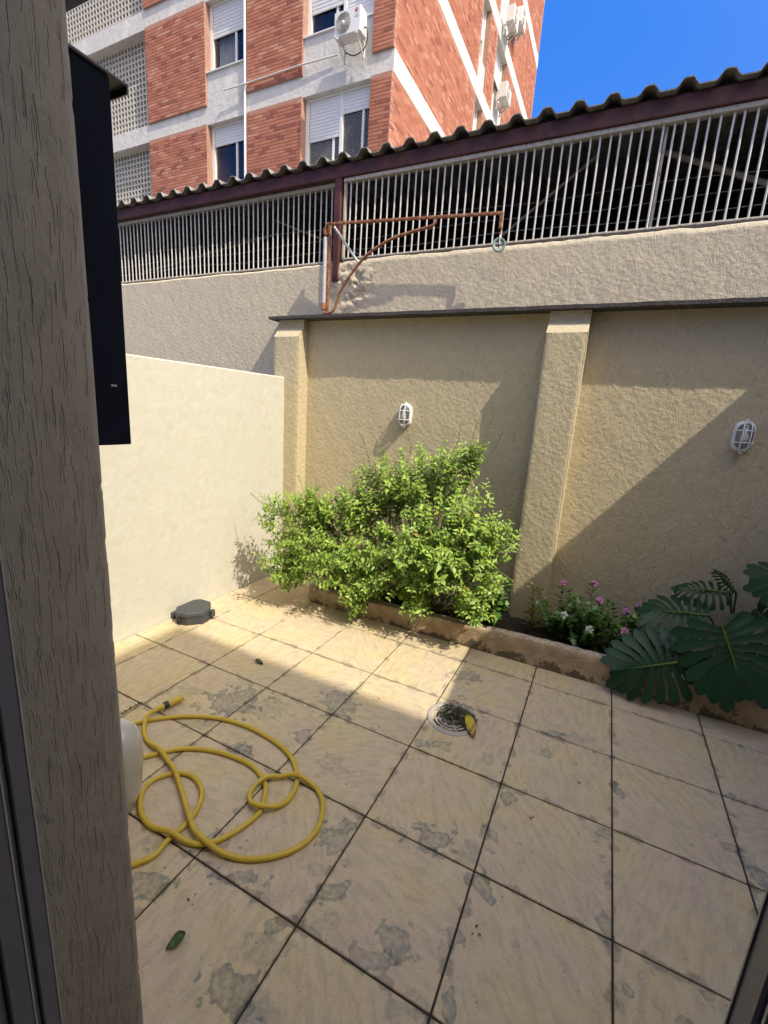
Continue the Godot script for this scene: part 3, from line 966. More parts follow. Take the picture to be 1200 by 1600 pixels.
func apartment_block() -> void:
	MT.band = plaster(tone(130, 0.012, [Color(0.44, 0.43, 0.405), Color(0.60, 0.585, 0.555), Color(0.55, 0.535, 0.505), Color(0.66, 0.645, 0.61)], 256, 5, 2.0), T.render, 0.8, 0.5)
	MT.mortar = plaster(tone(131, 0.02, [Color(0.34, 0.18, 0.13), Color(0.42, 0.25, 0.19)], 256), T.grain, 0.3, 1.0)
	MT.brick = mat(Color.WHITE, 0.9)
	MT.brick.vertex_color_use_as_albedo = true
	MT.frame_white = mat(lin(0.72, 0.72, 0.70), 0.5)
	MT.shutter = mat(lin(0.66, 0.67, 0.68), 0.5)
	MT.curtain = mat(lin(0.55, 0.54, 0.50), 0.9)
	var gl := mat(Color(0.10, 0.13, 0.17, 0.35), 0.03)
	gl.transparency = BaseMaterial3D.TRANSPARENCY_ALPHA
	MT.glass = gl
	MT.breeze = plaster(tone(132, 0.02, [Color(0.44, 0.42, 0.38), Color(0.56, 0.54, 0.49)], 256), T.grain, 0.2, 1.0)
	var A := thing("apartment_block", "red brick apartment block with pale concrete bands rising behind the shed", "building", BASE)
	var r := RandomNumberGenerator.new()
	r.seed = 99
	var core := MB.new()
	core.span(V(-17.0, -0.05, -22.9), V(-3.5, 23.0, -9.6))
	at_base(obj("core", core, MT.inside, A))
	# side wall: solid slabs left and right of the window bay, full height
	var sidew := MB.new()
	for q in [[-14.5, -8.72], [-16.3, -15.35], [-22.8, -17.8]]:
		sidew.span(V(-3.499, -0.05, q[0]), V(XS, 23.0, q[1]))
	sidew.span(V(-3.499, -0.05, -22.9), V(-3.40, 23.0, -8.72))
	at_base(obj("side_wall", sidew, MT.mortar, A))
	var bays := [[-8.75, -7.40], [-5.54, -3.62]]
	var piers := [[-11.08, -8.75], [-7.28, -5.54], [-3.62, XS]]
	var singles := []
	var many := MB.new()
	for k in range(-3, 5):
		var yb := YB + STOREY * k
		var z0 := yb + BAND
		var z1 := yb + STOREY
		var b := MB.new()
		b.span(V(-17.0, yb, -9.59), V(XS + 0.008, z0, ZF))
		at_base(obj("band", b, MT.band, A))
		var sb := MB.new()
		sb.span(V(-3.5, yb, -22.81), V(XS + 0.0082, z0, ZF - 0.001))
		at_base(obj("band", sb, MT.band, A))
		for p in piers:
			var m := MB.new()
			m.span(V(p[0], z0 - 0.002, -9.58), V(p[1] - (0.001 if p[1] > -3.1 else 0.0), z1 + 0.002, ZF + 0.045))
			at_base(obj("pier", m, MT.mortar, A))
			if k < -1 or k > 1:
				continue
			var row := 0
			var y := z0 + 0.008
			while y + 0.062 < z1:
				var x: float = p[0] + 0.006
				var first := 0.116 if row % 2 == 1 else 0.236
				while x < p[1] - 0.03:
					var l := minf(first, p[1] - 0.004 - x)
					first = 0.236
					var c := V(x + l * 0.5, y + 0.032, ZF + 0.045)
					if c.y > 7.3 and c.y < 13.6:
						singles.append([c.distance_to(V(2.44, 1.6, 1.8)), c, l])
					x += l + 0.011
				y += 0.0755
				row += 1
		# strip beside the rain pipe
		var st := MB.new()
		st.span(V(-7.40, z0 - 0.001, -9.58), V(-7.281, z1 + 0.001, ZF + 0.02))
		at_base(obj("pier", st, MT.mortar, A))
		for q in bays:
			var sp := MB.new()
			sp.span(V(q[0] + 0.001, z0 - 0.001, -9.0), V(q[1] - 0.001, z0 + 0.735, ZF - 0.012))
			at_base(obj("spandrel", sp, MT.band, A))
		if k >= -1 and k <= 1:
			var wy0 := z0 + 0.77
			var sh: Array = {-1: [8.47, 8.03, 8.47], 0: [10.97, 10.67, 10.24], 1: [13.5, 13.2, 13.9]}[k]
			window(A, -8.745, -7.405, wy0, z1 - 0.002, [[-8.65, -7.45, sh[0], -7.86, k == 0, false]])
			window(A, -5.535, -3.625, wy0, z1 - 0.002, [[-5.44, -4.49, sh[1], -4.72, false, k == -1], [-4.49, -3.67, sh[2], -3.90, false, k == -1]])
		# side bay fittings
		for q in [[-15.35, -14.5], [-17.8, -16.3]]:
			var sp2 := MB.new()
			sp2.span(V(-3.45, z0 - 0.001, q[0] + 0.001), V(XS - 0.05, z0 + 0.735, q[1] - 0.001))
			at_base(obj("spandrel", sp2, MT.band, A))
			if k >= 0:
				var wf := MB.new()
				wf.span(V(-3.39, z0 + 0.736, q[0] + 0.001), V(-3.25, z1, q[0] + 0.09))
				wf.span(V(-3.39, z0 + 0.736, q[1] - 0.09), V(-3.25, z1, q[1] - 0.001))
				wf.span(V(-3.39, z0 + 0.736, q[0] + 0.0895), V(-3.255, z0 + 0.80, q[1] - 0.0895))
				wf.span(V(-3.39, z1 - 0.06, q[0] + 0.0895), V(-3.255, z1 - 0.001, q[1] - 0.0895))
				var ww := at_base(obj("window", wf, MT.frame_white, A))
				var shm := MB.new()
				shm.span(V(-3.33, z0 + 1.1 + 0.4 * (k % 2), q[0] + 0.091), V(-3.29, z1, q[1] - 0.091))
				obj("shutter", shm, MT.shutter, ww)
				var pn := MB.new()
				pn.quad(V(-3.35, z0 + 0.74, q[0] + 0.09), V(-3.35, z0 + 0.74, q[1] - 0.09), V(-3.35, z1, q[1] - 0.09), V(-3.35, z1, q[0] + 0.09), V(1, 0, 0))
				obj("pane", pn, MT.glass, ww)
	# bricks of the front: the nearest ones singly, the others joined
	singles.sort_custom(func(a, b): return a[0] < b[0])
	var shapes := {}
	for i in singles.size():
		var q: Array = singles[i]
		var col := brick_col(r)
		if i < 300:
			var key := "%.3f_%d" % [q[2], r.randi() % 5]
			if not shapes.has(key):
				var bm := MB.new()
				bm.col = col
				brick_shape(bm, Vector3.ZERO, Vector3.RIGHT, Vector3.BACK, q[2], 0.064, 0.007)
				shapes[key] = bm.mesh()
			place("brick", shapes[key], MT.brick, A).position = q[1] - BASE
		else:
			many.col = col
			brick_shape(many, q[1], Vector3.RIGHT, Vector3.BACK, q[2], 0.064, 0.007)
	# bricks of the sunny side
	var y2 := 6.9
	var rw := 0
	while y2 < 20.5:
		var inb := fposmod(y2 + 0.03 - YB, STOREY)
		if inb > BAND + 0.02 and inb < STOREY - 0.04:
			for seg in [[-14.5, -8.66], [-16.3, -15.35], [-22.8, -17.8]]:
				var zz: float = seg[1] - (0.12 if rw % 2 == 0 else 0.0)
				while zz - 0.236 > seg[0]:
					many.col = brick_col(r)
					brick_shape(many, V(XS, y2 + 0.032, zz - 0.118), Vector3(0, 0, -1), Vector3.RIGHT, 0.236, 0.064, 0.006)
					zz -= 0.247
		y2 += 0.0755
		rw += 1
	kind(at_base(obj("brickwork", many, MT.brick, A)), "stuff")
	# breeze-block screens
	var ring := MB.new()
	var c := 0.149
	var t := 0.021
	for q in [[Vector2(-c / 2, -c / 2), Vector2(c / 2, -c / 2 + t)], [Vector2(-c / 2, c / 2 - t), Vector2(c / 2, c / 2)], [Vector2(-c / 2, -c / 2 + t), Vector2(-c / 2 + t, c / 2 - t)], [Vector2(c / 2 - t, -c / 2 + t), Vector2(c / 2, c / 2 - t)]]:
		ring.span(V(q[0].x, q[0].y, -0.11), V(q[1].x, q[1].y, 0))
	var ring_mesh := ring.mesh()
	var rest := MB.new()
	var cells := []
	for k in range(-1, 2):
		var z0 := YB + STOREY * k + BAND
		for j in 16:
			for i in 36:
				var p := V(-11.08 - c * (i + 0.5), z0 + 0.1456 * (j + 0.5), ZF - 0.26)
				if p.y > 7.2 and p.y < 13.3:
					cells.append([p.distance_to(V(2.44, 1.6, 1.8)) + (40.0 if p.y < 7.75 else 0.0), p])
	cells.sort_custom(func(a, b): return a[0] < b[0])
	for i in cells.size():
		if i < 300:
			place("breeze_block", ring_mesh, MT.breeze, A).position = cells[i][1] - BASE
		else:
			var k0 := rest.v.size()
			for q in ring.v.size():
				rest.v.append(ring.v[q] + cells[i][1]); rest.n.append(ring.n[q]); rest.c.append(Color.WHITE); rest.uv.append(Vector2.ZERO)
			for q in ring.ix:
				rest.ix.append(q + k0)
	kind(at_base(obj("breeze_block_screen", rest, MT.breeze, A)), "stuff")
	# white rain pipe and the thin drain along the bands
	var pp := MB.new()
	pp.tube([V(-7.345, 0, ZF + 0.06), V(-7.345, 22, ZF + 0.06)], 0.032, 8)
	at_base(obj("rain_pipe", pp, MT.frame_white, A))
	var dp := MB.new()
	dp.tube([V(-8.02, 9.545, ZF + 0.16), V(-8.0, 9.55, ZF + 0.12), V(-7.40, 9.55, ZF + 0.10), V(-5.56, 9.57, ZF + 0.09), V(-4.52, 9.56, ZF + 0.05)], 0.018, 6)
	at_base(obj("drain_pipe", dp, MT.bar, A))

	var ac := air_conditioner(true)
	ac.position = V(-4.36, 9.56, ZF + 0.12)
	var spots := [[V(-3.02, 12.75, -16.6), "white air conditioner low on the sunny side wall of the brick block"], [V(-3.02, 14.95, -16.55), "white air conditioner in the side wall, nearer of the upper pair"], [V(-3.02, 15.6, -17.6), "white air conditioner in the side wall, farther of the upper pair"]]
	for q in spots:
		var o := air_conditioner(false)
		o.position = q[0]
		o.rotation.y = PI / 2
		o.set_meta("label", q[1])

func air_conditioner(marked: bool) -> Node3D:
	var o := thing("air_conditioner", "white split air conditioner outdoor unit on brackets beside the front window", "air conditioner", Vector3.ZERO, "outdoor air conditioners on the brick block")
	var wp := mat(lin(0.70, 0.70, 0.68), 0.4)
	var dk := mat(lin(0.09, 0.09, 0.09), 0.6)
	var b := MB.new()
	b.cspan(V(0, 0, 0.08), V(0.67, 0.46, 0.36), 0.012)
	obj("body", b, wp, o)
	var f := MB.new()
	var fc := V(0.235, 0.23, 0.361)
	var fr := Transform3D(Basis(Vector3.RIGHT, PI / 2), fc)
	f.lathe([Vector2(0.0, 0.001), Vector2(0.19, 0.001)], 28, fr)
	obj("fan_opening", f, dk, o)
	var g := MB.new()
	for q in 9:
		var pts := []
		for a in 33:
			var t := TAU * a / 32.0
			pts.append(fc + V(cos(t), sin(t), 0) * (0.03 + 0.02 * q) + V(0, 0, 0.012))
		g.tube(pts, 0.0035, 4, false)
	for q in 12:
		var t := TAU * q / 12.0
		g.tube([fc + V(cos(t) * 0.03, sin(t) * 0.03, 0.012), fc + V(cos(t) * 0.195, sin(t) * 0.195, 0.008)], 0.003, 4, false)
	obj("fan_grille", g, MT.bar, o)
	var hb := MB.new()
	hb.lathe([Vector2(0.04, 0.0), Vector2(0.038, 0.02), Vector2(0.0, 0.024)], 16, fr)
	obj("hub", hb, wp, o)
	for x in [0.09, 0.58]:
		var k := MB.new()
		k.span(V(x - 0.02, -0.045, 0.0), V(x + 0.02, -0.005, 0.38))
		k.span(V(x - 0.02, -0.30, -0.001), V(x + 0.02, -0.046, 0.035))
		k.tube([V(x, -0.28, 0.03), V(x, -0.05, 0.34)], 0.014, 5)
		obj("bracket", k, MT.bar, o)
	var pi := MB.new()
	pi.tube(smooth_path([V(0.67, 0.14, 0.2), V(0.73, 0.12, 0.18), V(0.72, -0.02, 0.12), V(0.60, -0.14, 0.05), V(0.35, -0.20, 0.04), V(0.12, -0.10, 0.05)], 5), 0.014, 6)
	obj("pipe", pi, dk, o)
	if marked:
		var d := MB.new()
		d.lathe([Vector2(0.038, 0.0), Vector2(0.038, 0.003), Vector2(0.0, 0.004)], 20, Transform3D(Basis(Vector3.RIGHT, PI / 2), V(0.565, 0.385, 0.3605)))
		obj("badge", d, mat(lin(0.42, 0.03, 0.06), 0.4), o)
		for q in [["LG", 0.062, V(0.565, 0.285, 0.3615), lin(0.18, 0.18, 0.19)], ["LG", 0.030, V(0.565, 0.386, 0.3655), lin(0.7, 0.68, 0.66)]]:
			var tx := TextMesh.new()
			tx.text = q[0]
			tx.font_size = 32
			tx.pixel_size = q[1] / 24.0
			tx.depth = 0.002
			var sf := SystemFont.new()
			sf.font_names = PackedStringArray(["Droid Sans"])
			tx.font = sf
			place("lettering", tx, mat(q[3], 0.5), o).position = q[2]
	return o

# ---------------------------------------------------------------- planter
func kerb_path(t: float) -> Array:
	# returns [point on the centre line, outward normal] for a length t from the back wall
	if t < 0.50:
		return [Vector2(0.395, -1.69 + t), Vector2(-1, 0)]
	if t < 0.56:
		var a := (t - 0.50) / 0.06 * PI * 0.5
		return [Vector2(0.445, -1.19) + Vector2(-cos(a), sin(a)) * 0.05, Vector2(-cos(a), sin(a))]
	return [Vector2(0.445 + (t - 0.56), -1.14), Vector2(0, 1)]

func planter() -> void:
	var p := thing("planter", "low painted concrete planter kerb with mossy base along the back wall", "planter", V(2.0, 0, -1.14))
	var w := 1024
	var h := 96
	var img := Image.create(w, h, false, Image.FORMAT_RGB8)
	var n1 := noise(151, 0.03, 5)
	var n2 := noise(152, 0.09, 4)
	for y in h:
		for x in w:
			var e := float(y) / h               # 0 at the foot of the outer face, 1 at the foot of the inner face
			var c := Color(0.33, 0.25, 0.16).lerp(Color(0.45, 0.35, 0.235), n1.get_noise_2d(x * 0.5, y * 1.2) + 0.5)
			var moss := n1.get_noise_2d(x * 0.4 + 700.0, y * 1.1) * 0.7 + n2.get_noise_2d(x, y * 2.0) * 0.22 + 0.36 - e * 3.0
			c = c.lerp(Color(0.055, 0.05, 0.03), smoothstep(0.0, 0.16, moss) * 0.8)
			var chip := n2.get_noise_2d(x * 0.7 + 90.0, y * 1.5) + n1.get_noise_2d(x, y + 300.0) * 0.5 - absf(e - 0.50) * 3.5 + 0.12
			c = c.lerp(Color(0.50, 0.48, 0.43), smoothstep(0.0, 0.08, chip) * 0.8)
			img.set_pixel(x, y, c.linear_to_srgb())
	var km := mat(Color.WHITE, 0.9)
	km.albedo_texture = ImageTexture.create_from_image(img)
	km.heightmap_enabled = true
	km.heightmap_texture = relief(256, [[153, 0.03, 4, 1.0, 0.6, 1.3], [154, 0.15, 3, 1.0, 0.4, 1.3]])
	km.heightmap_scale = 0.4
	var mb := MB.new()
	var dn := noise(155, 5.0, 3)
	mb.sheet(240, 16, func(u: float, v: float) -> Vector3:
		var t := u * 4.0
		var q := kerb_path(t)
		var c: Vector2 = q[0]
		var nn: Vector2 = q[1]
		var top := lerpf(0.125, 0.185, clampf((c.x - 0.4) / 1.9, 0.0, 1.0)) + dn.get_noise_1d(t * 2.0) * 0.006
		var a := v * 2.0 - 1.0                      # -1 outer foot .. 1 inner foot
		var off: float
		var y: float
		if absf(a) > 0.28:
			off = -0.04 * signf(a)
			y = top * (1.0 - (absf(a) - 0.28) / 0.72) - 0.012
		else:
			var k := a / 0.28 * PI * 0.5
			off = -0.04 * sin(k)
			y = top - 0.012 + 0.012 * pow(absf(cos(k)), 0.6)
		off += dn.get_noise_2d(t * 3.0, y * 8.0) * 0.004
		c += nn * off
		return V(c.x - 2.0, y - 0.005 * float(absf(a) > 0.99), c.y + 1.14), V(0, 1, 0))
	for k in mb.v.size():
		mb.uv[k] = Vector2(mb.uv[k].x * 2.0, mb.uv[k].y)
	obj("kerb", mb, km, p)
	var s := MB.new()
	var sn := noise(156, 9.0, 4)
	s.sheet(240, 40, func(u: float, v: float) -> Vector3:
		var x := lerpf(0.42, 3.88, u)
		var z := lerpf(-1.165, -1.70, v)
		return V(x, 0.085 + 0.045 * u + sn.get_noise_2d(x, z) * 0.03 + absf(sn.get_noise_2d(x * 5.0, z * 5.0)) * 0.018, z), V(0, 1, 0))
	kind(obj("soil", s, plaster(tone(157, 0.05, [Color(0.012, 0.009, 0.006), Color(0.035, 0.026, 0.018), Color(0.06, 0.045, 0.03)], 256), T.grain, 1.0, 3.0)), "structure").set_meta("label", "dark crumbly soil in the planter")

# ---------------------------------------------------------------- plants
const LOBES := [[0.147, 0.738, -1.05, 0.2], [0.193, 0.376, -1.0, 0.2], [0.421, 0.755, -1.2, 0.22], [0.658, 0.405, -1.05, 0.24], [0.835, 0.907, -1.3, 0.25], [0.997, 0.501, -1.15, 0.27], [1.183, 1.1, -1.35, 0.27], [1.353, 0.672, -1.15, 0.28], [1.41, 1.219, -1.4, 0.2], [1.569, 1.33, -1.4, 0.14], [1.617, 0.927, -1.3, 0.25], [1.83, 0.786, -1.25, 0.17], [1.746, 0.561, -1.15, 0.22], [1.351, 0.34, -1.1, 0.2], [0.902, 0.196, -1.05, 0.17], [1.81, 0.309, -1.1, 0.12], [0.935, 1.099, -1.300, 0.19], [0.691, 0.850, -1.200, 0.19], [0.383, 0.522, -1.000, 0.19], [0.269, 0.214, -0.950, 0.13], [0.379, 0.842, -1.120, 0.15], [1.527, 0.576, -1.100, 0.20]]

func leaf_mat(rough := 0.5, back := Color(0.35, 0.5, 0.1)) -> StandardMaterial3D:
	var m := mat(Color.WHITE, rough)
	m.vertex_color_use_as_albedo = true
	m.backlight_enabled = true
	m.backlight = back
	return m

func shrub() -> void:
	var o := thing("leafy_shrub", "bushy bright green shrub spilling over the planter kerb in the sun", "shrub", V(1.05, 0.1, -1.4))
	var fol := MB.new()
	var stems := MB.new()
	stems.col = Color(0.13, 0.17, 0.05)
	var r := RandomNumberGenerator.new()
	r.seed = 31
	var org := o.position
	var mid := V(1.0, 0.55, -1.25)
	for li in LOBES.size():
		var lb: Array = LOBES[li]
		var c := V(2.442, 1.598, 1.796) + (V(lb[0], lb[1], lb[2]) - V(2.442, 1.598, 1.796)) * 0.958
		var n := int(1150.0 * lb[3] * lb[3]) + 14
		for i in n:
			var d := V(r.randfn(), r.randfn(), r.randfn()).normalized()
			var tip: Vector3 = c + d * lb[3] * pow(r.randf(), 0.45) * 1.08
			tip.z = clampf(tip.z, -1.62, -0.66)
			tip.x = maxf(tip.x, -0.16)
			if tip.y < 0.04:
				continue
			var root := V(clampf(c.x * 0.55 + 0.45 + r.randfn() * 0.08, 0.5, 1.75), 0.10, -1.38 + r.randfn() * 0.06)
			var ctl := root.lerp(tip, 0.55) + V(0, 0.10 + 0.1 * r.randf(), 0) + (tip - mid) * V(0.05, 0, 0.05)
			var bend := V(r.randfn(), r.randf() * 0.4, r.randfn()) * 0.03
			var pts := []
			for k in 9:
				var t := k / 8.0
				pts.append(root.lerp(ctl, t).lerp(ctl.lerp(tip, t), t) + bend * sin(t * PI))
			var whole := i % 7 == 0
			var from := 0 if whole else 5
			var rr := []
			var sub := []
			for k in range(from, 9):
				sub.append(pts[k] - org)
				rr.append(lerpf(0.0042 if whole else 0.0022, 0.0011, k / 8.0))
			stems.tube(sub, rr, 4, false)
			# leaves in opposite pairs along the last stretch
			var length: float = (pts[8] - pts[4]).length()
			var reach := minf(length, r.randf_range(0.09, 0.19))
			var pairs := int(reach / 0.025) + 1
			var hue := r.randf()
			for q in pairs:
				var back := 1.0 - (q * 0.025 / maxf(length, 0.03)) * 0.5
				var fk := clampf(back, 0.0, 1.0) * 8.0
				var k0 := mini(int(fk), 7)
				var pos: Vector3 = (pts[k0] as Vector3).lerp(pts[k0 + 1], fk - k0)
				var ax: Vector3 = ((pts[k0 + 1] as Vector3) - (pts[k0] as Vector3)).normalized()
				var sd := ax.cross(V(0.3, 1, 0.2)).normalized().rotated(ax, q * PI * 0.5 + hue * 6.0)
				var grow := 0.55 + 0.45 * minf(1.0, q / 3.0)
				for s in [-1.0, 1.0]:
					var ld: Vector3 = (sd * s + ax * r.randf_range(0.25, 0.8) + V(0, r.randf_range(-0.35, 0.25), 0)).normalized()
					var up := (V(0.25, 1.0, 0.25) + (pos - mid).normalized() * 0.5 + V(r.randfn(), r.randfn(), r.randfn()) * 0.28).normalized()
					var sz := r.randf_range(0.026, 0.060) * grow
					if r.randf() < 0.05:
						sz *= 1.35
					var g := Color(0.19, 0.32, 0.04).lerp(Color(0.35, 0.47, 0.08), r.randf() * 0.8 + hue * 0.2)
					if r.randf() < 0.15:
						g = Color(0.10, 0.20, 0.03)
					if r.randf() < 0.010:
						g = Color(0.42, 0.36, 0.05)
					fol.col = g
					var lp: Vector3 = pos - org + ld * 0.004
					fol.leaf(lp, ld, up, sz, sz * r.randf_range(0.46, 0.62), r.randf_range(0.05, 0.4), r.randf_range(0.0, 0.5))
	# bare lower stems
	for i in 70:
		var x := r.randf_range(0.5, 1.8)
		var root := V(x, 0.08, -1.40 + r.randfn() * 0.09)
		var tip := root + V(r.randfn() * 0.22, r.randf_range(0.25, 0.6), r.randf_range(-0.05, 0.28))
		tip.z = maxf(tip.z, -1.6)
		stems.tube(smooth_path([root - org, root.lerp(tip, 0.5) + V(0, 0.06, 0) - org, tip - org], 4), 0.0026, 4, false)
	# flower spikes standing out above and to the right
	for q in [[V(1.60, 1.32, -1.40), V(1.66, 1.56, -1.43)], [V(1.55, 1.36, -1.40), V(1.58, 1.52, -1.40)], [V(1.66, 1.28, -1.38), V(1.75, 1.46, -1.38)], [V(1.42, 1.33, -1.42), V(1.45, 1.50, -1.42)], [V(0.78, 1.12, -1.35), V(0.68, 1.32, -1.4)], [V(0.90, 1.10, -1.33), V(0.88, 1.30, -1.33)], [V(1.88, 0.80, -1.24), V(1.92, 1.02, -1.24)], [V(1.86, 0.72, -1.18), V(2.0, 0.78, -1.10)], [V(1.84, 0.62, -1.15), V(1.98, 0.60, -1.06)], [V(1.84, 0.60, -1.15), V(1.95, 0.50, -1.05)], [V(1.10, 1.28, -1.36), V(1.06, 1.44, -1.38)], [V(0.30, 0.85, -1.15), V(0.24, 1.00, -1.15)], [V(0.10, 0.80, -1.02), V(-0.06, 0.86, -0.98)], [V(0.55, 0.70, -0.98), V(0.48, 0.58, -0.86)]]:
		var eye := V(2.6, 1.35, 1.7)
		var a: Vector3 = eye + ((q[0] as Vector3) - eye) * 0.955 - org
		var b: Vector3 = a + ((q[1] as Vector3) - (q[0] as Vector3)) * 1.25
		var m := a.lerp(b, 0.5) + V(r.randfn(), r.randfn(), r.randfn()) * 0.012
		var path := smooth_path([a, m, b], 6)
		stems.tube(path, 0.0018, 4, false)
		for k in range(3, path.size()):
			for s in 4:
				var an := TAU * s / 4.0 + k * 0.6
				var t: Vector3 = (b - a).normalized()
				var sd := t.cross(V(0.4, 0.3, 1)).normalized().rotated(t, an)
				fol.col = Color(0.25, 0.30, 0.11)
				fol.leaf(path[k], (sd + t * 0.5).normalized(), t, 0.012, 0.008, 0.3, 0.0)
	kind(obj("foliage", fol, leaf_mat(0.5, Color(0.40, 0.55, 0.10)), o), "stuff")
	var sm := mat(Color.WHITE, 0.8)
	sm.vertex_color_use_as_albedo = true
	kind(obj("stems", stems, sm, o), "stuff")

func bloom(col: Color, eye: Color) -> MB:
	var f := MB.new()
	for k in 5:
		var a := TAU * k / 5.0
		var d := V(cos(a), 0.12, sin(a)).normalized()
		var s := d.cross(Vector3.UP).normalized()
		f.col = col
		var p := d * 0.003
		f.quad(p, d * 0.012 + s * 0.009, d * 0.021 + s * 0.004 + V(0, -0.002, 0), d * 0.014, Vector3.UP)
		f.quad(p, d * 0.014, d * 0.021 + s * 0.004 + V(0, -0.002, 0), d * 0.018 - s * 0.008 + V(0, -0.001, 0), Vector3.UP)
	f.col = eye
	f.lathe([Vector2(0.003, 0.001), Vector2(0.0022, 0.003), Vector2(0.0, 0.0035)], 6)
	return f

func periwinkle(at: Vector3, label: String, tips: Array, seed_: int, leaf_l: float, extra: int, tint: Color) -> void:
	var o := thing("periwinkle", label, "plant", at, "flowering periwinkles in the planter")
	var r := RandomNumberGenerator.new()
	r.seed = seed_
	var fol := MB.new()
	var st := MB.new()
	st.col = Color(0.08, 0.10, 0.03)
	var ends := []
	for t in tips:
		ends.append([t[0] - at, t[1]])
	for i in extra:
		ends.append([V(clampf(r.randfn() * 0.10, -0.2, 0.2), r.randf_range(0.08, 0.34), r.randf_range(-0.14, 0.16)), -1])
	for e in ends:
		var tip: Vector3 = e[0]
		var path := smooth_path([V(r.randfn() * 0.02, -0.02, r.randfn() * 0.02), tip * V(0.6, 0.5, 0.6) + V(r.randfn() * 0.01, 0.02, 0), tip], 6)
		st.tube(path, 0.002, 4, false)
		var n := path.size()
		for k in range(3, n):
			var ax: Vector3 = ((path[k] as Vector3) - (path[k - 1] as Vector3)).normalized()
			var sd := ax.cross(V(0.3, 0.2, 1)).normalized().rotated(ax, k * PI * 0.5 + seed_)
			for s in [-1.0, 1.0]:
				var ld: Vector3 = (sd * s + ax * 0.4 + V(0, 0.1, 0)).normalized()
				fol.col = tint.lerp(tint * 1.5, r.randf())
				var l := leaf_l * r.randf_range(0.75, 1.1)
				var up := (Vector3.UP + ax * 0.3 + V(r.randfn(), 0, r.randfn()) * 0.2).normalized()
				# rounder leaf out of two overlapping halves
				fol.leaf(path[k], ld, up, l, l * 0.62, 0.15, 0.25)
				fol.leaf((path[k] as Vector3) + ld * l * 0.12 + up * 0.0006, ld, up, l * 0.72, l * 0.66, 0.12, 0.1)
		if e[1] >= 0:
			var cols: Array = [[Color(0.62, 0.20, 0.42), Color(0.35, 0.05, 0.2)], [Color(0.78, 0.76, 0.72), Color(0.6, 0.5, 0.2)], [Color(0.45, 0.10, 0.42), Color(0.7, 0.6, 0.6)]][e[1]]
			var f := obj("flower", bloom(cols[0], cols[1]), MT.petal, o)
			f.position = tip + V(0, 0.008, 0)
			f.rotation = V(0.8 + r.randfn() * 0.15, r.randf() * 0.6, 0.1)
			f.scale = Vector3.ONE * 1.25
	kind(obj("foliage", fol, leaf_mat(0.4, Color(0.12, 0.2, 0.04)), o), "stuff")
	kind(obj("stems", st, leaf_mat(0.7, Color(0.02, 0.02, 0.01)), o), "stuff")

func bed_plants() -> void:
	MT.petal = leaf_mat(0.6, Color(0.3, 0.2, 0.25))
	var green := Color(0.075, 0.16, 0.03)
	periwinkle(V(1.88, 0.12, -1.28), "sunlit periwinkle with two pink flowers at the foot of the buttress", [[V(1.929, 0.392, -1.25), 0], [V(1.824, 0.381, -1.25), 0]], 5, 0.056, 22, green)
	periwinkle(V(2.34, 0.12, -1.38), "shaded periwinkle with one white flower nearest the buttress", [[V(2.36, 0.355, -1.21), 1], [V(2.318, 0.50, -1.42), 0]], 6, 0.052, 24, green)
	periwinkle(V(2.52, 0.12, -1.35), "tallest shaded periwinkle with pink flowers above a white one", [[V(2.507, 0.565, -1.35), 0], [V(2.556, 0.474, -1.3), 0], [V(2.522, 0.312, -1.18), 1]], 7, 0.054, 30, green)
	periwinkle(V(2.74, 0.12, -1.36), "shaded periwinkle with pale flowers beside the big split leaves", [[V(2.714, 0.439, -1.3), 2], [V(2.716, 0.350, -1.19), 0], [V(2.79, 0.471, -1.36), 2]], 8, 0.052, 28, green)
	# young plant with yellowish leaves in front of the buttress
	var o := thing("young_plant", "small upright yellow green plant in front of the second buttress", "plant", V(2.16, 0.12, -1.36))
	var r := RandomNumberGenerator.new()
	r.seed = 12
	var f := MB.new()
	var s := MB.new()
	s.col = Color(0.12, 0.11, 0.04)
	s.tube([V(0, -0.03, 0), V(-0.01, 0.15, 0), V(-0.03, 0.36, 0.01)], [0.004, 0.003, 0.0015], 5, false)
	for k in 34:
		var t := k / 34.0
		var a := k * 2.4
		f.col = Color(0.12, 0.14, 0.03).lerp(Color(0.24, 0.21, 0.04), r.randf())
		var l := lerpf(0.115, 0.045, t) * r.randf_range(0.8, 1.1)
		f.leaf(V(-0.03 * t, 0.03 + 0.33 * t, 0.01 * t), V(cos(a), 0.55, sin(a)).normalized(), Vector3.UP, l, l * 0.36, 0.3, 0.3)
	obj("stem", s, leaf_mat(0.8, Color(0.02, 0.02, 0.01)), o)
	kind(obj("foliage", f, leaf_mat(0.5, Color(0.2, 0.2, 0.05)), o), "stuff")

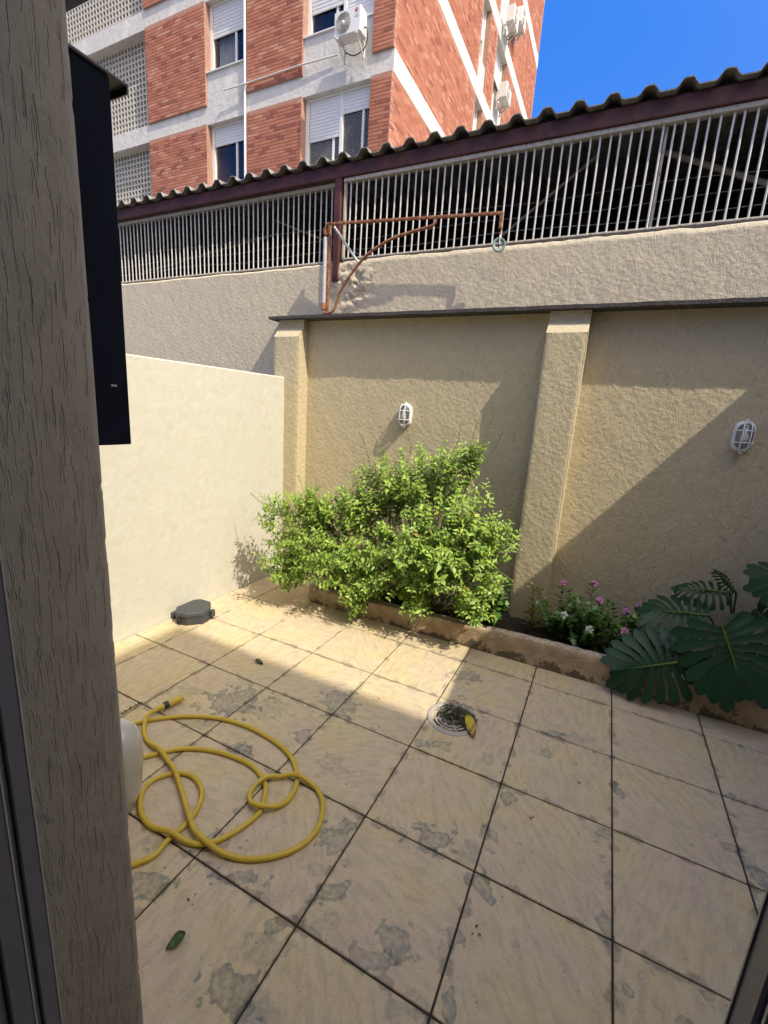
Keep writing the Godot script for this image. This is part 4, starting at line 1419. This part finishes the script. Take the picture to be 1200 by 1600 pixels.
# a split leaf: nine lobes on each side of the midrib, joined near it
func split_leaf(l: float, hw: float, seed_: int, curl: float) -> MB:
	var r := RandomNumberGenerator.new()
	r.seed = seed_
	var mb := MB.new()
	var n := 9
	for s in [-1.0, 1.0]:
		for i in n:
			var t0 := -0.02 + i * (0.99 / n)
			var t1 := -0.02 + (i + 1) * (0.99 / n)
			var f := (i + 0.5) / n
			var ang := lerpf(-0.75, 1.30, pow(f, 0.9))            # from sweeping back to pointing at the tip
			var reach := hw * (0.84 + 0.44 * sin(PI * (0.16 + 0.66 * f))) * r.randf_range(0.94, 1.04)
			if i == n - 1:
				reach *= 0.70
			if i == 0:
				reach *= 0.72
			var m := 9
			var k0 := mb.v.size()
			mb.col = Color(0.016, 0.050, 0.022).lerp(Color(0.027, 0.070, 0.030), r.randf())
			var wd := hw * 0.086 * r.randf_range(0.85, 1.12)
			for j in m + 1:
				var u := float(j) / m
				var bend := ang + 0.50 * u * (0.5 + 0.5 * f)
				var cx := reach * u * cos(lerpf(ang, bend, 0.5))
				var cy := l * lerpf(t0, t1, 0.5) * lerpf(1.0, 0.86, u) + reach * u * sin(lerpf(ang, bend, 0.5))
				var dirv := Vector2(cos(bend), sin(bend))
				var nv := Vector2(-dirv.y, dirv.x)
				var half := (l * (t1 - t0) * 0.56) if u < 0.01 else 0.0
				var grow := lerpf(l * (t1 - t0) * 0.60, wd, smoothstep(0.04, 0.30, u))
				grow *= lerpf(1.0, 1.78, smoothstep(0.35, 0.82, u))
				if u > 0.86:
					grow *= sqrt(maxf(0.0, 1.0 - pow((u - 0.86) / 0.145, 2.0)))
				half = maxf(half, grow)
				var sag := -curl * (u * u) * reach * 0.55 - 0.10 * l * pow(maxf(0.0, cy / l), 2.0) * 0.9
				for e in [-1.0, 0.0, 1.0]:
					var q: Vector2 = Vector2(cx, cy) + nv * half * e
					var lift := -0.012 * absf(e) + 0.006 * sin(u * 5.0 + i)
					mb.vert(V(s * q.x, sag + lift + 0.006, q.y), (V(-s * 0.12 * e * nv.x, 1.0, -e * 0.22 * nv.y) + V(s * curl * u * 0.9, 0, 0)).normalized())
			for j in m:
				for e in 2:
					var a := k0 + j * 3 + e
					if s > 0:
						mb.ix.append_array(PackedInt32Array([a, a + 3, a + 1, a + 1, a + 3, a + 4]))
					else:
						mb.ix.append_array(PackedInt32Array([a, a + 1, a + 3, a + 1, a + 4, a + 3]))
	mb.col = Color(0.11, 0.15, 0.035)
	mb.tube([V(0, 0.010, -0.03 * l), V(0, 0.008, 0.5 * l), V(0, -0.07 * l, 0.97 * l)], [0.0075, 0.005, 0.002], 6, false)
	return mb

func monstera() -> void:
	var o := thing("monstera", "large dark split leaf plant hanging over the planter kerb", "plant", V(3.32, 0.12, -1.38))
	var org := o.position
	var lm := leaf_mat(0.38, Color(0.05, 0.10, 0.03))
	lm.metallic_specular = 0.32
	# joint, direction of the tip, way the leaf faces, length, half width, curl
	var spec := [
		[V(3.166, 0.544, -1.08), V(0.36, -0.80, 0.42), V(-0.15, 0.55, 0.80), 0.255, 0.215, 0.30],
		[V(2.99, 0.300, -1.06), V(-0.85, -0.32, 0.22), V(-0.05, 0.42, 0.85), 0.265, 0.185, 0.5],
		[V(3.22, 0.655, -1.42), V(-1.0, -0.05, 0.05), V(0.0, 0.75, 0.6), 0.25, 0.085, 0.9],
		[V(3.12, 0.525, -1.30), V(-1.0, -0.05, 0.12), V(0.1, 0.85, 0.5), 0.28, 0.15, 0.5],
		[V(3.262, 0.665, -1.45), V(-0.62, 0.75, 0.0), V(0.6, 0.5, 0.6), 0.15, 0.045, 0.6],
		[V(3.57, 0.83, -1.30), V(-1.0, 0.0, 0.1), V(0.2, 0.6, 0.7), 0.22, 0.14, 0.4],
		[V(3.36, 0.60, -1.32), V(0.5, -0.25, 0.5), V(-0.1, 0.85, 0.4), 0.28, 0.18, 0.4],
	]
	for i in spec.size():
		var q: Array = spec[i]
		var d: Vector3 = (q[1] as Vector3).normalized()
		var up: Vector3 = ((q[2] as Vector3) - d * d.dot(q[2])).normalized()
		var lf := obj("leaf", split_leaf(q[3], q[4], 40 + i, q[5]), lm, o)
		lf.transform = Transform3D(Basis(up.cross(d), up, d), q[0] - org)
		var st := MB.new()
		st.col = Color(0.06, 0.11, 0.03)
		var j: Vector3 = q[0] - org
		var a := V(0.03 * (i % 3 - 1), -0.03, 0.03 * (i % 2))
		st.tube(smooth_path([a, a.lerp(j, 0.55) + V(0, 0.10, -0.02), j + up * 0.004 - d * 0.02, j], 6), 0.0062, 6, false)
		obj("stem", st, lm, o)

# ---------------------------------------------------------------- bulkhead lamps
func oval(a: float, hw: float, hh: float, z: float) -> Vector3:
	# rounded oblong of half width hw and half height hh
	var c := cos(a)
	var s := sin(a)
	return V(hw * c, s * hw + signf(s) * (hh - hw) * minf(1.0, absf(s) * 3.0), z)

func lamps() -> void:
	var spots := [[0.908, 1.572, "white caged oval wall lamp above the sunlit shrub"], [3.182, 1.583, "white caged oval wall lamp in the shade beyond the second buttress"]]
	for q in spots:
		var o := thing("wall_lamp", q[2], "lamp", V(q[0], q[1], -1.694), "caged oval lamps on the garden wall")
		var b := MB.new()
		b.sheet(48, 6, func(u: float, v: float) -> Vector3:
			var p: Array = [[1.0, 0.0], [1.0, 0.012], [0.97, 0.022], [0.90, 0.026], [0.90, 0.036], [0.84, 0.040], [0.78, 0.036]][int(round(v * 6.0))]
			return oval(u * TAU, 0.056 * p[0], 0.096 * p[0] + 0.0001, p[1] - 0.006), V(0, -1, 0.3))
		obj("base", b, MT.white_plastic, o)
		var back := MB.new()
		back.sheet(48, 1, func(u: float, v: float) -> Vector3: return oval(u * TAU, 0.047 * (1.0 - v * 0.98), 0.084 * (1.0 - v * 0.98), 0.014), V(0, 0, 1))
		obj("reflector", back, mat(lin(0.22, 0.22, 0.21), 0.5), o)
		var gmat := mat(Color(0.7, 0.74, 0.74, 0.12), 0.06)
		gmat.transparency = BaseMaterial3D.TRANSPARENCY_ALPHA
		var g := MB.new()
		g.sheet(48, 8, func(u: float, v: float) -> Vector3:
			var k := sin((1.0 - v) * PI * 0.5)
			return oval(u * TAU, 0.044 * maxf(k, 0.01), 0.082 * maxf(k, 0.01), 0.032 + 0.040 * sin(v * PI * 0.5)), V(0, 0, 1))
		obj("glass", g, gmat, o)
		var bulb := MB.new()
		bulb.lathe([Vector2(0.012, -0.045), Vector2(0.013, -0.02), Vector2(0.022, 0.0), Vector2(0.026, 0.018), Vector2(0.02, 0.036), Vector2(0.0, 0.043)], 14, Transform3D(Basis(Vector3.RIGHT, PI), V(0, 0.005, 0.044)), 0.8, 0.8)
		obj("bulb", bulb, mat(lin(0.72, 0.71, 0.68), 0.4), o)
		var cage := MB.new()
		for x in [-0.021, 0.021]:
			var pts := []
			for k in 17:
				var a := PI * k / 16.0
				pts.append(V(x * (1.0 - 0.5 * pow(absf(cos(a)), 6.0)), 0.089 * cos(a), 0.028 + 0.052 * pow(sin(a), 0.6)))
			cage.tube(pts, 0.0036, 6, false)
		for y in [-0.036, 0.036]:
			var pts := []
			for k in 13:
				var a := PI * k / 12.0
				pts.append(V(0.052 * cos(a), y, 0.026 + 0.053 * pow(sin(a), 0.55)))
			cage.tube(pts, 0.0036, 6, false)
		for y in [-0.098, 0.098]:
			cage.cbox(V(0, y, 0.018), V(0.014, 0.016, 0.022), 0.003)
		obj("guard", cage, MT.white_plastic, o)

# ---------------------------------------------------------------- rusty swing bracket and its pulley
func bracket() -> void:
	var o := thing("hoist_bracket", "rusty steel hoist arm with curved brace fixed to the shed post", "bracket", V(0.13, 2.36, -1.58))
	var org := o.position
	var u := MB.new()
	u.cspan(V(0.128, 2.36, -1.635) - org, V(0.150, 3.045, -1.612) - org, 0.003)
	obj("upright", u, MT.rust, o)
	var pipe := MB.new()
	pipe.tube([V(0.118, 2.45, -1.60) - org, V(0.116, 2.95, -1.60) - org], 0.017, 10)
	obj("sleeve", pipe, MT.galv if MT.has("galv") else galv(), o)
	for y in [2.40, 2.97]:
		var sl := MB.new()
		sl.tube([V(0.117, y, -1.60) - org, V(0.117, y + 0.05, -1.60) - org], 0.021, 10)
		obj("collar", sl, MT.rust, o)
	var a := MB.new()
	a.cbox(V(0.845, 3.0, -1.585) - org, V(1.44, 0.019, 0.019), 0.003, Basis(Vector3.BACK, -0.058))
	obj("arm", a, MT.rust, o)
	var c := MB.new()
	var pts := []
	for q in [[0.135, 2.372], [0.185, 2.366], [0.238, 2.40], [0.29, 2.525], [0.399, 2.669], [0.535, 2.789], [0.724, 2.874], [0.907, 2.91], [1.06, 2.935], [1.085, 2.985]]:
		pts.append(V(q[0], q[1], -1.585) - org)
	c.tube(smooth_path(pts, 6), 0.011, 7, true, 1.0)
	obj("curved_brace", c, MT.rust, o)
	var s := MB.new()
	s.tube([V(0.19, 3.025, -1.61) - org, V(0.43, 2.735, -1.64) - org], 0.011, 4)
	obj("strut", s, MT.galv, o)
	var e := MB.new()
	e.cspan(V(1.548, 2.86, -1.594) - org, V(1.570, 2.965, -1.576) - org, 0.003)
	obj("end_plate", e, MT.rust, o)
	var p := thing("pulley", "small green pulley wheel hanging from the end of the rusty arm", "pulley", V(1.562, 2.86, -1.585))
	var hk := MB.new()
	hk.tube(smooth_path([V(0, 0.02, 0), V(0.008, 0.0, 0.004), V(0.0, -0.025, 0), V(0, -0.05, 0)], 4), 0.0045, 6)
	obj("hook", hk, MT.rust, p)
	var wm := mat(lin(0.20, 0.27, 0.24), 0.6)
	var w := MB.new()
	var fr := Transform3D(Basis(Vector3.RIGHT, PI / 2).rotated(Vector3.UP, 0.35), V(0, -0.098, 0))
	w.lathe([Vector2(0.026, -0.009), Vector2(0.044, -0.011), Vector2(0.046, -0.006), Vector2(0.038, 0.0), Vector2(0.046, 0.006), Vector2(0.044, 0.011), Vector2(0.026, 0.009), Vector2(0.026, -0.009)], 24, fr)
	for k in 4:
		var an := TAU * k / 4.0
		w.tube([fr * V(cos(an) * 0.005, 0, sin(an) * 0.005), fr * V(cos(an) * 0.03, 0, sin(an) * 0.03)], 0.005, 5, false)
	w.lathe([Vector2(0.009, -0.012), Vector2(0.009, 0.012), Vector2(0.0, 0.013)], 10, fr)
	obj("wheel", w, wm, p)
	var fk := MB.new()
	for z in [-0.017, 0.017]:
		fk.tube([V(0, -0.045, 0) + fr.basis * V(0, z * 0.6, 0), V(0, -0.06, 0) + fr.basis * V(0, z, 0), V(0, -0.1, 0) + fr.basis * V(0, z, 0)], 0.0045, 5)
	obj("fork", fk, MT.galv, p)

func galv() -> StandardMaterial3D:
	MT.galv = plaster(tone(161, 0.03, [Color(0.40, 0.41, 0.41), Color(0.58, 0.59, 0.59)], 256), T.grain, 0.1, 3.0)
	MT.galv.roughness = 0.45
	MT.galv.metallic = 0.3
	return MT.galv

# ---------------------------------------------------------------- things on the floor
func floor_things() -> void:
	# hose
	var raw := []
	for i in HOSE.size() / 2:
		raw.append(V(HOSE[i * 2], 0.0, HOSE[i * 2 + 1]))
	var pts := smooth_path(raw, 5)
	var n := pts.size()
	var ys := []
	for i in n:
		var y := 0.0105
		var near := 9.0
		for j in range(i + 12, n):
			near = minf(near, (pts[i] - pts[j]).length())
		ys.append(y + 0.0208 * exp(-pow(near / 0.06, 2.0)))
	for i in n:
		pts[i].y = ys[i]
	# a hose never lies quite flat: short rise towards the fitting
	for i in 10:
		pts[i].y += 0.009 * (10 - i) / 10.0
	var hose := thing("garden_hose", "coiled yellow garden hose lying on the floor tiles", "hose", V(1.2, 0, 0.65))
	var hm := plaster(tone(171, 0.02, [Color(0.46, 0.33, 0.03), Color(0.58, 0.42, 0.04), Color(0.52, 0.38, 0.05)], 256), T.grain, 0.03, 3.0)
	hm.roughness = 0.4
	var loc := []
	for p in pts:
		loc.append(p - hose.position)
	var hb := MB.new()
	hb.tube(loc, 0.0102, 12, true)
	obj("tube", hb, hm, hose)
	var c0: Vector3 = loc[0]
	var dir := V(0.026, 0.002, -0.104).normalized()
	var col := MB.new()
	col.tube([c0 - dir * 0.012, c0 + dir * 0.028], [0.013, 0.0155], 12)
	obj("ferrule", col, hm, hose)
	var bl := MB.new()
	bl.tube([c0 + dir * 0.0285, c0 + dir * 0.052], 0.019, 12)
	obj("ring", bl, mat(lin(0.02, 0.02, 0.02), 0.5), hose)
	var nz := MB.new()
	nz.tube([c0 + dir * 0.0525, c0 + dir * 0.060, c0 + dir * 0.118, c0 + dir * 0.130], [0.018, 0.0195, 0.0175, 0.015], 12)
	obj("fitting", nz, hm, hose)

	# bait box by the left wall
	var bx := thing("bait_box", "low dark grey plastic bait box against the cream wall", "box", V(-0.1, 0, -0.37))
	var gm := mat(lin(0.048, 0.052, 0.060), 0.5)
	gm.heightmap_enabled = true
	gm.heightmap_texture = T.grain
	gm.heightmap_scale = 0.05
	var poly := [Vector2(-0.145, -0.235), Vector2(-0.222, -0.31), Vector2(-0.222, -0.47), Vector2(-0.19, -0.51), Vector2(-0.09, -0.515), Vector2(0.0, -0.43), Vector2(0.02, -0.35), Vector2(-0.06, -0.258)]
	var ring := func(k: float, dy := 0.0) -> Array:
		var out := []
		for p in poly:
			out.append((p - Vector2(-0.1, -0.37)) * k)
		return out
	var bd := MB.new()
	bd.prism(ring.call(0.93), ring.call(0.95), 0.0, 0.060)
	obj("tray", bd, gm, bx)
	var lid := MB.new()
	lid.prism(ring.call(0.97), ring.call(1.0), 0.0605, 0.068)
	lid.prism(ring.call(1.0), ring.call(0.97), 0.0681, 0.088)
	lid.prism(ring.call(0.97), ring.call(0.90), 0.0881, 0.093)
	obj("lid", lid, gm, bx)
	var hole := MB.new()
	var hc := V(-0.113, 0.032, -0.248) - bx.position
	var hn := V(-0.27, 0, 1.0).normalized()
	hole.lathe([Vector2(0.022, 0.0), Vector2(0.024, 0.006), Vector2(0.019, 0.006), Vector2(0.017, -0.004), Vector2(0.0, -0.004)], 18, Transform3D(Basis(V(1, 0, 0.27).normalized(), hn, V(0, -1, 0)), hc + hn * 0.004))
	obj("entrance", hole, mat(lin(0.012, 0.012, 0.014), 0.6), bx)
	var clip := MB.new()
	clip.cspan(V(0.085, 0.02, -0.09), V(0.115, 0.072, -0.055), 0.003)
	clip.cspan(V(-0.145, 0.01, 0.03), V(-0.115, 0.05, 0.09), 0.003)
	obj("clip", clip, gm, bx)

	# floor drain: slotted round cover, litter on it
	var dr := thing("drain_cover", "round pale slotted drain cover in the floor", "drain", V(1.92, 0, -0.305))
	var dm := mat(lin(0.40, 0.36, 0.32), 0.5)
	var rim := MB.new()
	rim.lathe([Vector2(0.134, 0.0008), Vector2(0.134, 0.004), Vector2(0.128, 0.006), Vector2(0.108, 0.006), Vector2(0.107, 0.001)], 48)
	obj("rim", rim, dm, dr)
	var dark := MB.new()
	dark.span(V(-0.0899, -0.0485, -0.0899), V(0.0899, -0.046, 0.0899))
	obj("well", dark, mat(lin(0.16, 0.13, 0.10), 0.8), dr)
	var sl := MB.new()
	for k in 5:
		var r1 := 0.105 - k * 0.021
		sl.lathe([Vector2(r1 - 0.0105, 0.002), Vector2(r1 - 0.0105, 0.002), Vector2(r1 - 0.0105, 0.005)], 40)
		sl.lathe([Vector2(r1 - 0.0085, 0.005), Vector2(r1 - 0.020, 0.005)], 40)
	for k in 8:
		var a := TAU * k / 8.0 + 0.25
		sl.cbox(V(cos(a), 0, sin(a)) * 0.062 + V(0, 0.0035, 0), V(0.088, 0.003, 0.012), 0.0006, Basis(Vector3.UP, -a))
	obj("grate", sl, dm, dr)
	var r := RandomNumberGenerator.new()
	r.seed = 17
	var lt := MB.new()
	for k in 620:
		var rr := pow(r.randf(), 0.7) * 0.085
		var an := r.randf() * TAU
		var p := V(cos(an) * rr * 1.15 + 0.022, 0.006 + r.randf() * 0.038 * (1.0 - rr / 0.1), sin(an) * rr * 0.85 - 0.028)
		var d := V(r.randfn(), r.randfn() * 0.3, r.randfn()).normalized()
		var g := Color(0.05, 0.075, 0.03).lerp(Color(0.10, 0.11, 0.06), r.randf())
		if r.randf() < 0.2:
			g = Color(0.05, 0.038, 0.025)
		if r.randf() < 0.08:
			g = Color(0.20, 0.18, 0.12)
		lt.col = g
		var l := r.randf_range(0.012, 0.04)
		lt.leaf(p, d, V(r.randfn() * 0.5, 1, r.randfn() * 0.5).normalized(), l, l * r.randf_range(0.12, 0.5), 0.3, r.randf_range(-0.4, 0.6))
	for k in 26:
		var a0 := V(r.randfn() * 0.05 + 0.02, 0.02, r.randfn() * 0.045 - 0.02)
		var d := V(r.randfn(), 0.0, r.randfn()).normalized() * r.randf_range(0.04, 0.09)
		lt.col = Color(0.10, 0.085, 0.05)
		lt.tube(smooth_path([a0, a0 + d * 0.5 + V(0, 0.02, 0), a0 + d + V(0, -0.012, 0)], 4), 0.0013, 4, false)
	var lo := obj("plant_litter", lt, leaf_mat(0.7, Color(0.05, 0.06, 0.02)))
	lo.position = dr.position
	kind(tag(lo, "clump of wilted green weeds lying on the drain cover", "litter"), "stuff")
	single_leaf("fallen_leaf", "yellow and brown fallen leaf at the edge of the drain", V(1.995, 0.036, -0.325), V(0.075, -0.028, 0.12), 0.145, 0.052, Color(0.50, 0.40, 0.03), Color(0.20, 0.10, 0.04))
	single_leaf("fallen_leaf", "green fallen leaf on the nearest floor tile by the doorway wall", V(1.521, 0.004, 1.084), V(-0.012, 0.0, 0.055), 0.058, 0.033, Color(0.045, 0.10, 0.03), Color(0.05, 0.11, 0.035))
	single_leaf("fallen_leaf", "small dull green leaf lying near the edge of the sunlit floor", V(0.66, 0.004, -0.175), V(0.08, 0.0, 0.01), 0.07, 0.03, Color(0.06, 0.08, 0.03), Color(0.06, 0.08, 0.03))
	# twig with small leaves near the doorway wall
	var tw := thing("fallen_twig", "thin leafy twig on the floor beside the hose end", "twig", V(0.441, 0.004, 0.50))
	var tm := MB.new()
	tm.col = Color(0.07, 0.07, 0.03)
	tm.tube([V(0.0, 0.002, -0.055), V(-0.004, 0.004, 0.0), V(0.0, 0.002, 0.06)], 0.0018, 4)
	for k in 26:
		tm.col = Color(0.06, 0.085, 0.03).lerp(Color(0.09, 0.09, 0.04), r.randf())
		tm.leaf(V(0, 0.003, -0.05 + k * 0.0043), V(r.randfn(), 0.3, r.randfn() * 0.5).normalized(), Vector3.UP, 0.016, 0.007, 0.2, 0.2)
	obj("sprig", tm, leaf_mat(0.7, Color(0.03, 0.04, 0.01)), tw)
	# crumbs of leaf scattered on the tiles
	var cr := MB.new()
	var spots := [[1.50, -0.25], [1.44, -0.03], [2.12, -0.37], [2.09, -0.37], [2.07, -0.40], [2.18, -0.33], [0.83, 0.60], [0.80, 0.63], [1.86, -0.02], [1.95, 0.44], [1.97, 0.43], [2.31, 0.64], [2.30, 0.63], [2.70, -0.56], [3.02, -0.48], [3.00, -0.60], [3.25, -0.85], [3.30, -0.9], [2.43, -0.55], [2.40, 0.12], [2.23, -0.05], [1.37, 0.46], [1.36, 0.48], [1.65, 0.34], [2.56, -0.19], [1.48, 1.02], [1.46, 1.0], [2.02, 0.68], [1.60, -0.05], [1.25, -0.12]]
	for q in spots:
		for e in 1 + r.randi() % 2:
			cr.col = Color(0.04, 0.035, 0.02).lerp(Color(0.08, 0.07, 0.035), r.randf())
			var l := r.randf_range(0.006, 0.016)
			cr.leaf(V(q[0] + r.randfn() * 0.008, 0.003, q[1] + r.randfn() * 0.008), V(r.randfn(), 0.1, r.randfn()).normalized(), Vector3.UP, l, l * 0.45, 0.3, 0.1)
	kind(tag(obj("leaf_crumbs", cr, leaf_mat(0.8, Color(0.02, 0.02, 0.01))), "dark crumbs of dry leaf scattered over the floor tiles", "litter"), "stuff")
	# rounded bin half hidden by the doorway wall
	var bn := thing("waste_bin", "glossy pale grey round container half hidden behind the doorway wall", "bin", V(0.935, 0, 0.905))
	var b := MB.new()
	b.lathe([Vector2(0.050, 0.002), Vector2(0.060, 0.004), Vector2(0.088, 0.10), Vector2(0.098, 0.22), Vector2(0.098, 0.28), Vector2(0.090, 0.32), Vector2(0.072, 0.352), Vector2(0.045, 0.372), Vector2(0.0, 0.378)], 40)
	var bm := mat(lin(0.48, 0.47, 0.43), 0.22)
	bm.clearcoat_enabled = true
	bm.clearcoat = 0.6
	bm.clearcoat_roughness = 0.08
	obj("body", b, bm, bn)
	var kb := MB.new()
	kb.lathe([Vector2(0.020, 0.374), Vector2(0.022, 0.392), Vector2(0.014, 0.400), Vector2(0.0, 0.402)], 16)
	obj("knob", kb, bm, bn)

func single_leaf(called: String, label: String, at: Vector3, d: Vector3, l: float, w: float, c0: Color, c1: Color) -> void:
	var mb := MB.new()
	var dn := d.normalized()
	var s := dn.cross(Vector3.UP).normalized()
	var k := 10
	mb.sheet(k, 4, func(u: float, v: float) -> Vector3:
		var half := w * 0.5 * pow(sin(PI * pow(u, 0.8)), 0.8) + 0.0006
		var e := v * 2.0 - 1.0
		return dn * l * u + s * half * e + Vector3.UP * (0.010 * e * e + 0.004 * sin(u * 7.0)), Vector3.UP)
	var idx := 0
	for q in mb.v.size():
		var u := mb.v[q].dot(dn) / l
		mb.c[q] = c0.lerp(c1, smoothstep(0.35, 0.8, u + 0.25 * sin(q * 2.1)))
	var o := obj(called, mb, leaf_mat(0.55, Color(0.15, 0.15, 0.03)))
	o.position = at
	tag(o, label, "leaf")

# ---------------------------------------------------------------- dark sheet-metal box on the house wall
func duct() -> void:
	var o := thing("metal_box", "dark navy sheet metal box with a flat cap high on the doorway wall", "box", V(1.65, 1.518, 1.346))
	var m := plaster(tone(181, 0.01, [Color(0.010, 0.012, 0.020), Color(0.014, 0.017, 0.028)], 256), T.grain, 0.02, 2.0)
	m.roughness = 0.7
	m.metallic_specular = 0.12
	var b := MB.new()
	b.cspan(V(-0.10, 0.0, -0.031), V(0.094, 0.508, 0.032), 0.0015)
	obj("casing", b, m, o)
	var c := MB.new()
	c.cspan(V(-0.12, 0.5085, -0.055), V(0.098, 0.513, 0.033), 0.001)
	c.span(V(-0.12, 0.500, -0.0555), V(0.098, 0.5125, -0.0535))
	obj("cap", c, mat(lin(0.10, 0.095, 0.085), 0.6), o)
	var w := MB.new()
	w.span(V(0.0941, 0.09, -0.012), V(0.0945, 0.093, -0.003))
	obj("scratch", w, mat(lin(0.4, 0.4, 0.38), 0.7), o)
